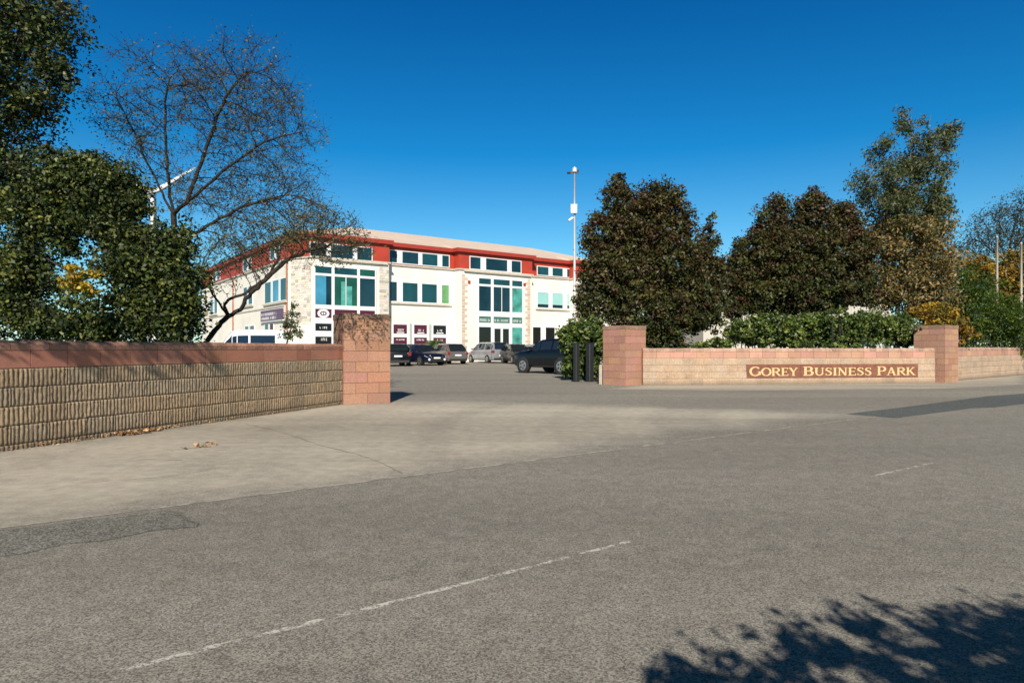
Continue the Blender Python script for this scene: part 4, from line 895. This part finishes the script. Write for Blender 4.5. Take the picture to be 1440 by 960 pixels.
def skeleton(name,nodes,par,mat,root,tip=.006,expo=2.3,rmax=.2,n=5,twigs=0,twlen=.25,seed=1):
    N_=len(nodes); rad=np.zeros(N_)
    for i in range(N_-1,0,-1):
        if rad[i]==0: rad[i]=tip**expo
        rad[par[i]]+=rad[i]
    rad[0]=max(rad[0],tip**expo); rad=np.minimum(rad**(1/expo),rmax)
    segs=[(nodes[par[i]],nodes[i],min(rad[par[i]],rad[i]*1.35),rad[i]) for i in range(1,N_)]
    rg=np.random.default_rng(seed); tips=[]
    thin=[i for i in range(1,N_) if rad[i]<tip*2.6]
    for i in thin:
        for k_ in range(twigs):
            d=nodes[i]-nodes[par[i]]; d/=np.linalg.norm(d)+1e-9; d=d+rg.normal(size=3)*.75; d[2]+=.1; d/=np.linalg.norm(d); e_=nodes[i]+d*twlen*(.4+rg.random()); mid=(nodes[i]+e_)/2+rg.normal(size=3)*twlen*.06
            segs.append((nodes[i],mid,tip*.7,tip*.55)); segs.append((mid,e_,tip*.55,tip*.3)); tips+= [mid,e_]
    A=np.array([s[0] for s in segs]);B=np.array([s[1] for s in segs]);ra=np.array([s[2] for s in segs]);rb=np.array([s[3] for s in segs])
    d=B-A; d/=np.linalg.norm(d,axis=1)[:,None]+1e-9; ref=np.where(np.abs(d[:,2:3])<.9,np.array([[0,0,1.]]),np.array([[1.,0,0]])); u=np.cross(d,ref); u/=np.linalg.norm(u,axis=1)[:,None]+1e-9; v=np.cross(d,u)
    m_=len(segs); an=np.arange(n)*2*math.pi/n; ca,sa=np.cos(an),np.sin(an)
    dirn=u[:,None,:]*ca[None,:,None]+v[:,None,:]*sa[None,:,None]
    Va=A[:,None,:]+dirn*ra[:,None,None]; Vb=B[:,None,:]+dirn*rb[:,None,None]
    V=np.concatenate([Va,Vb],1).reshape(-1,3); base=np.arange(m_)[:,None]*2*n; k_=np.arange(n)[None,:]; k2=(k_+1)%n
    Fq=np.stack([base+k_,base+k2,base+n+k2,base+n+k_],-1).reshape(-1,4)
    o=npmesh(name,V,Fq,mat,smooth=True); worldpart(o,root)
    return np.array(tips) if tips else nodes[thin], rad
def tipleaves(name,tips,n,size,cols,root,seed=1,spread=.1,asp=.5,mat='leaf',frac=1):
    rg=np.random.default_rng(seed); tips=tips[rg.random(len(tips))<frac]; P_=tips[rg.integers(0,len(tips),n)]+rg.normal(size=(n,3))*spread
    bl=[(p[0],p[1],p[2],.001,.001,.001) for p in P_[:1]]
    nrm=rg.normal(size=(n,3)); nrm/=np.linalg.norm(nrm,axis=1)[:,None]; a_=rg.normal(size=(n,3)); a_-=(a_*nrm).sum(1)[:,None]*nrm; a_/=np.linalg.norm(a_,axis=1)[:,None]; b_=np.cross(nrm,a_)
    s=size*(.6+.8*rg.random(n)); h=s[:,None]*a_*.5; w_=s[:,None]*asp*b_*.5
    V=np.stack([P_-h,P_+w_,P_+h,P_-w_],1).reshape(-1,3); I=np.arange(n)*4; Fq=np.stack([I,I+1,I+2,I+3],1)
    cc=np.array([c[0] for c in cols]); cw=np.array([c[1] for c in cols],float); cw/=cw.sum(); col=cc[rg.choice(len(cols),n,p=cw)]*(.6+.8*rg.random((n,1)))
    o=npmesh(name,V,Fq,M[mat],tint=np.repeat(col,4,axis=0)); worldpart(o,root); return o
def sample(blobs,n,seed=1,shell=0):
    rg=np.random.default_rng(seed); Bm=np.array([b_[:6] for b_ in blobs]); w_=Bm[:,3]*Bm[:,4]*Bm[:,5]; w_/=w_.sum(); bi=rg.choice(len(Bm),n,p=w_)
    d=rg.normal(size=(n,3)); d/=np.linalg.norm(d,axis=1)[:,None]; return Bm[bi,:3]+d*(rg.random(n)**(1/3))[:,None]*Bm[bi,3:6]
def densetree(name,label,base,blobs,n,size,cols,bark='bark',seed=1,clump=.35,rmax=.16,tip=.012,cat='tree',step=.35,nat=260,group=None,trunk_h=1.2,mat='leaf',crown='crown',**kw):
    root=empty(name,label,cat,(base[0],base[1],0),0,group)
    o,C=leaves(crown,blobs,n,size,cols,M[mat],root,clump=clump,seed=seed,**kw)
    at_=sample([(b_[0],b_[1],b_[2],b_[3]*.8,b_[4]*.8,b_[5]*.8) for b_ in blobs],nat,seed)
    nd,pr=colonise((base[0],base[1],-.1),at_,step,50,step*1.2,120,trunk=[(base[0]+.05,base[1],trunk_h)],seed=seed)
    skeleton('trunk',nd,pr,M[bark],root,tip=tip,rmax=rmax,n=6,seed=seed)
    return root
G_dark=[((.024,.04,.012),3),((.045,.066,.016),3),((.08,.10,.024),2),((.14,.145,.035),1)]
G_mid=[((.030,.048,.012),3.2),((.068,.092,.019),3),((.14,.155,.034),1.6),((.016,.026,.008),2),((.18,.17,.045),.4)]
# L1: big near tree at left edge
b1=pxblobs([(-60,40,140,90),(20,40,75,60),(75,20,40,40),(80,95,30,26,1.2),(-20,150,90,90),(45,130,45,50),(-40,260,100,90),(25,230,50,50),(-70,370,90,80),(96,60,18,14,.5),(100,130,10,14,.3)],12.4)
densetree('broadleaf_tree','huge dark green tree filling the left edge of the photo up to the top',(-11.4,12.8),b1+[(-11.5,12.6,9.6,3,2.3,1.8)],74000,.082,G_dark+[((.06,.05,.02),.5)],seed=21,clump=.34,rmax=.22,nat=400,lump=.6,shell=.2)
# low branches of L1 that overhang the wall and shade its top
# L2: dense rounded tree with yellow patch
b2=pxblobs([(105,240,42,26,1.1),(70,275,40,34,.9),(150,262,48,36,1.3),(178,292,34,26,.9),(120,305,60,30,1.1),(170,330,40,30,1),(212,345,34,26,1),(245,345,26,30,1),(240,395,42,44,1.3),(252,445,30,42,1.2),(190,380,48,36,1.1),(200,440,36,40,1.1),(30,300,34,34,.7),(35,372,38,36,1.1),(20,425,40,40,1.1),(60,450,34,22,.8),(120,458,46,22,1),(120,420,30,24,.6),(85,330,24,18,.4),(150,470,60,12,.8),(60,325,34,22,.5),(100,352,26,18,.35),(88,398,24,18,.35),(150,420,26,20,.5),(150,455,30,16,.6),(75,225,24,14,.5),(135,228,22,12,.4)],11.5)
densetree('broadleaf_tree','wide dense green tree behind the left wall, right of the huge edge tree',(-6.7,12.0),b2,76000,.078,G_mid,seed=22,clump=.30,lump=.62,shell=.2,rmax=.12,nat=420)
# its turning leaves
o,_=leaves('yellow_leaves',pxblobs([(112,390,22,16),(125,402,24,10),(106,378,10,10)],10.4),520,.08,[((.5,.36,.03),2),((.4,.24,.02),1),((.25,.22,.04),1)],M['leaf'],clump=.14,nclump=22,seed=5)
tr2=[o_ for o_ in bpy.data.objects if o_.get('label','').startswith('wide dense')][0]; worldpart(o,tr2); o['label']='patch of yellow turning leaves'
# hedge behind the left wall
def hedge(name,label,blobs,n,size,cols,cat='hedge',mat='leaf',clump=.2,seed=1,base=None,**kw):
    c=np.mean(np.array([b_[:3] for b_ in blobs]),0); base=base or (c[0],c[1]); root=empty(name,label,cat,(base[0],base[1],0))
    leaves('foliage',blobs,n,size,cols,M[mat],root,clump=clump,seed=seed,**kw)
    b=MB(); rg=random.Random(seed)
    for b_ in blobs:
        for _ in range(3):
            x=b_[0]+rg.uniform(-.4,.4)*b_[3]; y=b_[1]+rg.uniform(-.3,.3)*b_[4]; b.tube([(x,y,-.05),(x+rg.uniform(-.1,.1),y,max(.3,b_[2]*.6)),(x+rg.uniform(-.3,.3),y+rg.uniform(-.2,.2),b_[2]+b_[5]*.4)],[.03,.022,.01],5)
    worldpart(b.build('stem',M['bark'],None),root); return root
hedge('garden_hedge','low dark hedge just behind the left wall under the trees',[(-13+i*.95,14.4-.08*i,.95,.8,.6,.8) for i in range(7)],20000,.075,G_dark,seed=31)
# L3: tall sparse autumn tree
L3Y=13.8
env=pxblobs([(165,165,30,30,.6),(195,180,35,45,.7),(212,130,38,40),(250,98,42,22),(300,105,46,30),(352,100,32,24),(394,90,22,12,.6),(360,135,55,40),(300,150,60,60),(400,150,30,22,.6),(430,185,28,14,.7),(380,190,60,35),(330,230,70,35),(420,235,30,20,.4),(390,250,50,30,.7),(330,290,60,35),(395,300,50,30),(440,285,25,22,.8),(455,310,14,24,.5),(215,230,30,35,.5),(290,280,40,40),(335,345,50,25)],L3Y,ry=1.3)
r3=empty('autumn_tree','tall nearly bare autumn tree fanning against the sky between left trees and office','tree',(wp(250,480,L3Y)[0],L3Y,0))
at_=sample(env,1250,33); p=lambda x,y,d=0: wp(x,y,L3Y+d)
bx,by,_=p(252,480)
tk=[p(250,400),p(248,330),p(243,290)]
nodes=[np.array((bx,by,-.1))];par=[-1]
def addpath(frm,pts,step=.16):
    last=frm
    rgp=np.random.default_rng(len(nodes))
    for q in pts:
        a_=nodes[last]; q=np.array(q); L_=np.linalg.norm(q-a_); m_=max(1,int(L_/step))
        for k_ in range(1,m_+1): nodes.append(a_+(q-a_)*k_/m_+rgp.normal(size=3)*.012); par.append(last); last=len(nodes)-1
    return last
e0=addpath(0,[p(251,400),p(246,330),p(243,300)])
addpath(e0,[p(234,240,.1),p(233,190),p(232,145,.2),p(237,112)])
eR=addpath(e0,[p(262,285,-.2),p(282,230,-.3),p(303,170,-.3),p(320,132,-.2),p(342,104)])
addpath(e0,[p(222,262,.2),p(205,225,.3),p(188,185,.4),p(170,150,.3)])
addpath(e0,[p(275,275,-.3),p(320,235,-.5),p(370,200,-.6),p(425,185,-.5)])
addpath(e0-3,[p(290,320,-.3),p(340,290,-.4),p(395,275,-.4)])
def colon2(nodes,par,attr,step,infl,kill,iters=80,seed=1,keepd=.55,upb=.22):
    rg=np.random.default_rng(seed); A=np.array(attr); near=np.full(len(A),1e9); ni=np.zeros(len(A),int); alive=np.ones(len(A),bool)
    def upd(new,off):
        for j,q in enumerate(new):
            d=np.linalg.norm(A-q,axis=1); m_=d<near; near[m_]=d[m_]; ni[m_]=off+j
    upd(nodes,0)
    for it in range(iters):
        act=alive&(near<infl)
        if not act.any(): break
        new=[];npr=[]
        for i in np.unique(ni[act]):
            m_=act&(ni==i); v=A[m_]-nodes[i]; v/=np.linalg.norm(v,axis=1)[:,None]+1e-9; dv=v.sum(0)+rg.normal(size=3)*.3; dv/=np.linalg.norm(dv)+1e-9
            if par[i]>=0:
                pd_=nodes[i]-nodes[par[i]]; pd_/=np.linalg.norm(pd_)+1e-9; dv=dv+pd_*keepd+np.array([0,0,upb]); dv/=np.linalg.norm(dv)+1e-9
            new.append(nodes[i]+dv*step); npr.append(i)
        off=len(nodes); nodes+=new; par+=npr; upd(new,off); alive&=near>kill
    return np.array(nodes),np.array(par)
nd,pr=colon2(nodes,par,at_,.12,9,.13,seed=3)
tips,_r=skeleton('trunk',nd,pr,M['bark2'],r3,tip=.004,expo=2.25,rmax=.075,n=5,twigs=3,twlen=.30,seed=4)
tipleaves('leaves',tips,14000,.05,[((.09,.075,.03),3),((.075,.095,.03),4),((.16,.15,.05),1.5),((.15,.08,.035),.7)],r3,seed=6,spread=.07)
# L4: small leaning tree whose limb crosses the office
L4Y=12.9
r4=empty('leaning_tree','small black-limbed tree leaning right across the office facade, few olive leaves','tree',(*wp(286,482,L4Y)[:2],0))
p=lambda x,y,d=0: wp(x,y,L4Y+d)
nodes=[np.array((*p(270,500)[:2],-.1))];par=[-1]
e0=addpath(0,[p(290,480),p(315,448),p(320,444)],.08)
e1=addpath(e0,[p(338,437,-.1),p(344,420,-.2),p(372,395,-.4),p(400,368,-.5),p(440,350,-.7),(-3.35,12.0,3.0)],.09)
e2=addpath(e0,[p(316,430),p(320,422),p(340,414,.1),p(360,402,.2),p(382,382,.2),p(395,352,.2)],.09)
addpath(e0,[p(300,415,.1),p(285,380,.2)],.09)
env=[*pxblobs([(340,340,50,30),(400,330,40,30),(440,320,25,25),(300,380,30,35),(330,370,40,20)],L4Y,ry=.5),(-3.6,11.9,3.0,.9,.7,.35),(-2.95,12.0,3.05,.45,.6,.3),(-3.4,12.2,3.45,.7,.5,.3)]
nd,pr=colon2(nodes,par,sample(env,650,41),.09,6,.11,seed=5)
tips,_r=skeleton('trunk',nd,pr,M['bark'],r4,tip=.0042,expo=2.1,rmax=.05,n=6,twigs=2,twlen=.17,seed=6)
tipleaves('leaves',tips,4600,.05,[((.09,.095,.03),3),((.15,.12,.035),1.5),((.17,.09,.03),.7),((.05,.065,.02),2)],r4,seed=7,spread=.05)
# young green tree by the office corner
densetree('young_tree','young green tree with thin stem in front of the office corner',(-13.0,37.5),pxblobs([(410,455,16,16),(402,470,12,10),(418,468,12,10),(412,438,8,10)],37.5),1500,.12,[((.05,.08,.03),2),((.10,.12,.03),1)],seed=43,clump=.25,rmax=.05,nat=60,step=.2,trunk_h=.8)
hedge('shrub','round light green shrub behind the parked cars',pxblobs([(612,484,12,8),(605,486,8,7)],52.5),1500,.15,[((.14,.2,.05),1),((.08,.13,.03),1)],cat='shrub',clump=.25,seed=44)
# right: two copper maples
CM2=[((.035,.046,.012),3),((.065,.078,.018),3),((.09,.085,.022),1),((.06,.03,.014),1)]
CM=[((.062,.026,.015),2.0),((.072,.042,.016),2.0),((.040,.044,.012),3.6),((.070,.074,.018),2.6),((.11,.075,.024),.7)]
b5=pxblobs([(905,320,48,48,1.1),(868,285,22,38,.9),(872,252,7,14,.35),(925,290,38,34,1),(960,315,20,24,.6),(850,335,35,38,1),(838,385,28,40,1),(830,425,24,32,.9),(890,385,58,50,1.2),(950,370,48,45,1.1),(965,425,48,45,1),(905,440,70,45,1),(905,480,65,26,.9),(990,350,22,30,.6),(1000,318,8,26,.35),(1000,400,28,50,.9),(985,450,30,22,.7)],26)
densetree('copper_maple','rounded copper brown maple standing behind the right gate pier',(wp(905,480,26)[0],26.3),b5,115000,.125,CM,seed=51,clump=.30,cols2=CM2,rmax=.2,nat=260,lump=.8)
b6=pxblobs([(1088,320,30,36),(1092,292,14,24,.5),(1140,305,26,34,1),(1146,280,10,18,.4),(1183,315,26,34,1),(1060,355,30,34,.9),(1040,385,24,40,.9),(1035,425,20,30,.8),(1120,360,60,45,1.1),(1190,355,42,42,1),(1120,405,75,42,1.2),(1205,395,34,38,.8),(1075,425,42,24,.9),(1165,420,40,20,.7)],27.5)
densetree('copper_maple','wider twin-topped copper maple behind the green hedge and sign',(wp(1120,480,27.5)[0],27.8),b6,105000,.125,CM,seed=52,clump=.30,cols2=CM2,rmax=.2,nat=260,lump=.8)
# tall willowy tree
env=pxblobs([(1278,178,13,26,1),(1330,196,14,20,1),(1308,225,20,24,1),(1282,235,26,24,1),(1240,222,14,30,1),(1215,250,14,26,.8),(1235,280,34,34,1),(1290,285,44,30,1.2),(1325,320,14,30,.7),(1280,335,46,34,1),(1240,350,30,34,.8),(1300,375,40,34,1),(1262,400,40,36,1),(1305,420,30,26,.8)],28.5)
rt=empty('willowy_tree','tall wispy grey green and russet tree rising above the maples','tree',(wp(1262,480,28.5)[0],28.5,0))
nodes=[np.array((wp(1262,480,28.5)[0],28.5,-.1))];par=[-1]; p=lambda x,y,d=0: wp(x,y,28.5+d)
e0=addpath(0,[p(1262,440),p(1264,400)],.2); addpath(e0,[p(1268,330,.3),p(1280,250),p(1280,190)],.2); addpath(e0,[p(1290,350,-.3),p(1310,270),p(1328,200)],.2); addpath(e0,[p(1245,340,-.3),p(1232,270),p(1225,230)],.2)
nd,pr=colon2(nodes,par,sample(env,900,55),.22,12,.26,seed=8)
tips,_r=skeleton('trunk',nd,pr,M['palebark'],rt,tip=.009,rmax=.12,n=5,twigs=1,twlen=.4,seed=9)
up_=tips[tips[:,2]>6.0]; lo_=tips[tips[:,2]<=6.6]
tipleaves('upper_leaves',up_,22000,.17,[((.06,.085,.034),3),((.10,.12,.042),2),((.13,.10,.035),1)],rt,seed=10,spread=.16,asp=.3,frac=.3)
tipleaves('lower_leaves',lo_,26000,.16,[((.24,.16,.05),3),((.12,.11,.035),2),((.30,.2,.08),1),((.06,.08,.03),1.5)],rt,seed=11,spread=.18,asp=.4,frac=.35)
# laurel hedge on the sign wall
HL=[((.06,.10,.018),3),((.11,.15,.028),2.6),((.03,.05,.012),2),((.18,.21,.05),1.2)]
hb=pxblobs([(1262,462,26,24,1),(1275,472,14,18,.8),(1150,466,120,22,2.5),(1060,468,30,20,1)],24.2,ry=.7)
for i in range(11):
    x=1040+i*22; hb+=pxblobs([(x,463+ (4 if i<2 else 0)-2*math.sin(i*1.7),20,22 if i>0 else 16,1)],23.2+.12*i*.3,ry=.75)
hb+=pxblobs([(1075,482,25,8,.5),(1130,484,30,7,.6),(1200,483,45,9,.8),(1180,440,40,6,.4)],22.4,ry=.42)
hedge('laurel_hedge','glossy green laurel hedge spilling over the lettered sign wall',hb,56000,.115,HL,mat='glossleaf',seed=61,clump=.2,lump=.85,asp=.5)
hedge('shrub','low green shrub between right gate pier and the laurel hedge',pxblobs([(1008,485,20,10),(985,488,14,7)],22.5,ry=.4),2600,.11,HL,cat='shrub',seed=62,clump=.15,mat='glossleaf')
hedge('leafy_shrub','broad-leaved bright green shrub behind the two black bollards',pxblobs([(812,480,26,28,1.2),(838,478,20,26,1),(820,515,28,24,1),(800,500,14,26,.7),(835,456,16,14,.5),(815,460,16,12,.5)],24.3,ry=.7),13000,.15,HL,cat='shrub',seed=63,clump=.2,mat='glossleaf',asp=.5)
# conifer, golden shrubs, far tree at right
def zc(Y): return Y
hedge('conifer_hedge','dark green clipped conifer mass right of the brown pier',pxblobs([(1355,420,30,50,1),(1375,440,45,60,1.3),(1410,455,40,45,1.2),(1345,460,28,40,.8),(1440,465,30,40,1),(1340,395,20,28,.5)],29,ry=1.3),46000,.10,[((.034,.066,.006),3),((.06,.105,.008),2),((.11,.15,.015),1)],seed=64,clump=.3,asp=.35)
GO=[((.32,.20,.02),2),((.22,.13,.02),2),((.12,.11,.02),2),((.35,.15,.02),.8)]
hedge('golden_shrub','small golden shrub showing directly behind the brown pier',pxblobs([(1318,445,26,18,1),(1350,465,14,22,.7),(1300,440,20,10,.5)],24.6,ry=.6),5200,.12,GO,cat='shrub',seed=65,clump=.22)
hedge('golden_shrub','large orange and gold shrub behind the dark conifer by the bare poles',pxblobs([(1390,385,38,26,1),(1425,380,30,28,1),(1370,370,24,14,.6),(1440,410,25,30,1),(1410,420,40,30,.6)],35,ry=1.4),15000,.15,GO,cat='shrub',seed=66,clump=.35)
env=pxblobs([(1410,325,35,35,1),(1440,310,35,40,1),(1370,345,30,20,.6),(1395,350,45,20,.8),(1465,350,40,40,1)],44)
rt=empty('thin_tree','bluish thin-leaved distant tree at the right edge above the golden shrub','tree',(wp(1425,480,44)[0],44,0))
nodes=[np.array((wp(1425,480,44)[0],44,-.1))];par=[-1]; p=lambda x,y,d=0: wp(x,y,44+d)
addpath(0,[p(1425,420),p(1420,370)],.3); nd,pr=colon2(nodes,par,sample(env,700,56),.3,20,.35,seed=9)
tips,_r=skeleton('trunk',nd,pr,M['bark2'],rt,tip=.014,rmax=.18,n=5,twigs=2,twlen=.55,seed=12)
tipleaves('leaves',tips,9000,.14,[((.05,.055,.04),3),((.09,.07,.03),1.5),((.04,.06,.03),2)],rt,seed=13,spread=.25)
# shade trees behind the camera whose shadows fall on the road and on the left wall
densetree('unseen_roadside_tree','leafy tree on the verge behind the viewpoint, shading the lower right of the road',(4.2,-3.4),[(.55,-1.2,2.14,.22,.5,.14,.9),(.85,-1.2,2.2,.28,.5,.15,.9),(1.15,-1.2,2.28,.36,.6,.16,.8),(1.6,-1.25,2.36,.40,.7,.22,.9),(2.1,-1.3,2.46,.45,.7,.28,1),(2.7,-1.3,2.50,.5,.8,.32,1),(3.4,-1.4,2.56,.6,.8,.36,1),(4.2,-1.5,2.66,.8,.8,.42),(5.4,-1.7,2.8,1.1,.9,.6),(3.6,-1.9,2.25,1.5,.5,.35,1.2),(2.3,-1.4,2.1,1.2,.4,.25,1.2)],46000,.06,G_mid,seed=71,nclump=2600,clump=.10,rmax=.14,nat=200,step=.25)
densetree('unseen_roadside_tree','tree out of frame at left whose sprays dapple the top of the left wall',(-8.0,2.2),[(-6.0,4,3.9,.4,.6,.4,2),(-5.55,4.1,4.15,.3,.6,.3,1.4),(-5.3,4.0,4.55,.25,.5,.25,1),(-5.05,4.1,5.0,.25,.5,.25,.8),(-4.8,4.0,5.45,.25,.5,.2,.6),(-6.7,3.2,4.3,.7,.9,.5,.5),(-7.6,2.6,4.2,.8,1.0,.7,.5)],4600,.08,G_mid,seed=72,clump=.14,rmax=.14,nat=200,step=.25)
# fallen leaves
def litter(name,label,pts,n,size,spread,cols,seed):
    rg=np.random.default_rng(seed); C=np.array([gp(*q) for q in pts]); i=rg.integers(0,len(C),n); P2=C[i]+rg.normal(size=(n,2))*np.array(spread); Z=.012+rg.random(n)*.035
    P_=np.column_stack([P2,Z]); nrm=rg.normal(size=(n,3))*.5; nrm[:,2]+=1; nrm/=np.linalg.norm(nrm,axis=1)[:,None]; a_=rg.normal(size=(n,3)); a_-=(a_*nrm).sum(1)[:,None]*nrm; a_/=np.linalg.norm(a_,axis=1)[:,None]; b_=np.cross(nrm,a_)
    s=size*(.5+rg.random(n)); h=s[:,None]*a_*.5; w_=s[:,None]*.6*b_*.5; V=np.stack([P_-h,P_+w_,P_+h,P_-w_],1).reshape(-1,3); V[:,2]=np.maximum(V[:,2],.008); I=np.arange(n)*4
    cc=np.array([c[0] for c in cols]); col=cc[rg.integers(0,len(cc),n)]*(.6+.8*rg.random((n,1)))
    o=npmesh(name,V,np.stack([I,I+1,I+2,I+3],1),M['dryleaf'],tint=np.repeat(col,4,axis=0)); tag(o,label,'leaf litter',kind='stuff'); return o
DL=[((.42,.24,.12),1),((.5,.33,.18),1),((.3,.15,.07),1)]
litter('dry_leaves','pale brown dry leaves gathered at the foot of the left wall',[(170,612),(178,610),(186,609),(195,608),(205,607),(212,606),(190,611),(200,609)],320,.055,(.07,.045),DL,81)
litter('dry_leaves','thin line of dry leaves and grit along the base of the left wall',[(x,636-(x/483)*68) for x in range(20,480,7)],420,.03,(.05,.05),DL,82)
litter('dry_leaves','few brown leaves scattered on the pavement before the left wall',[(262,632),(285,629),(298,626),(300,626)],26,.05,(.05,.03),DL,83)
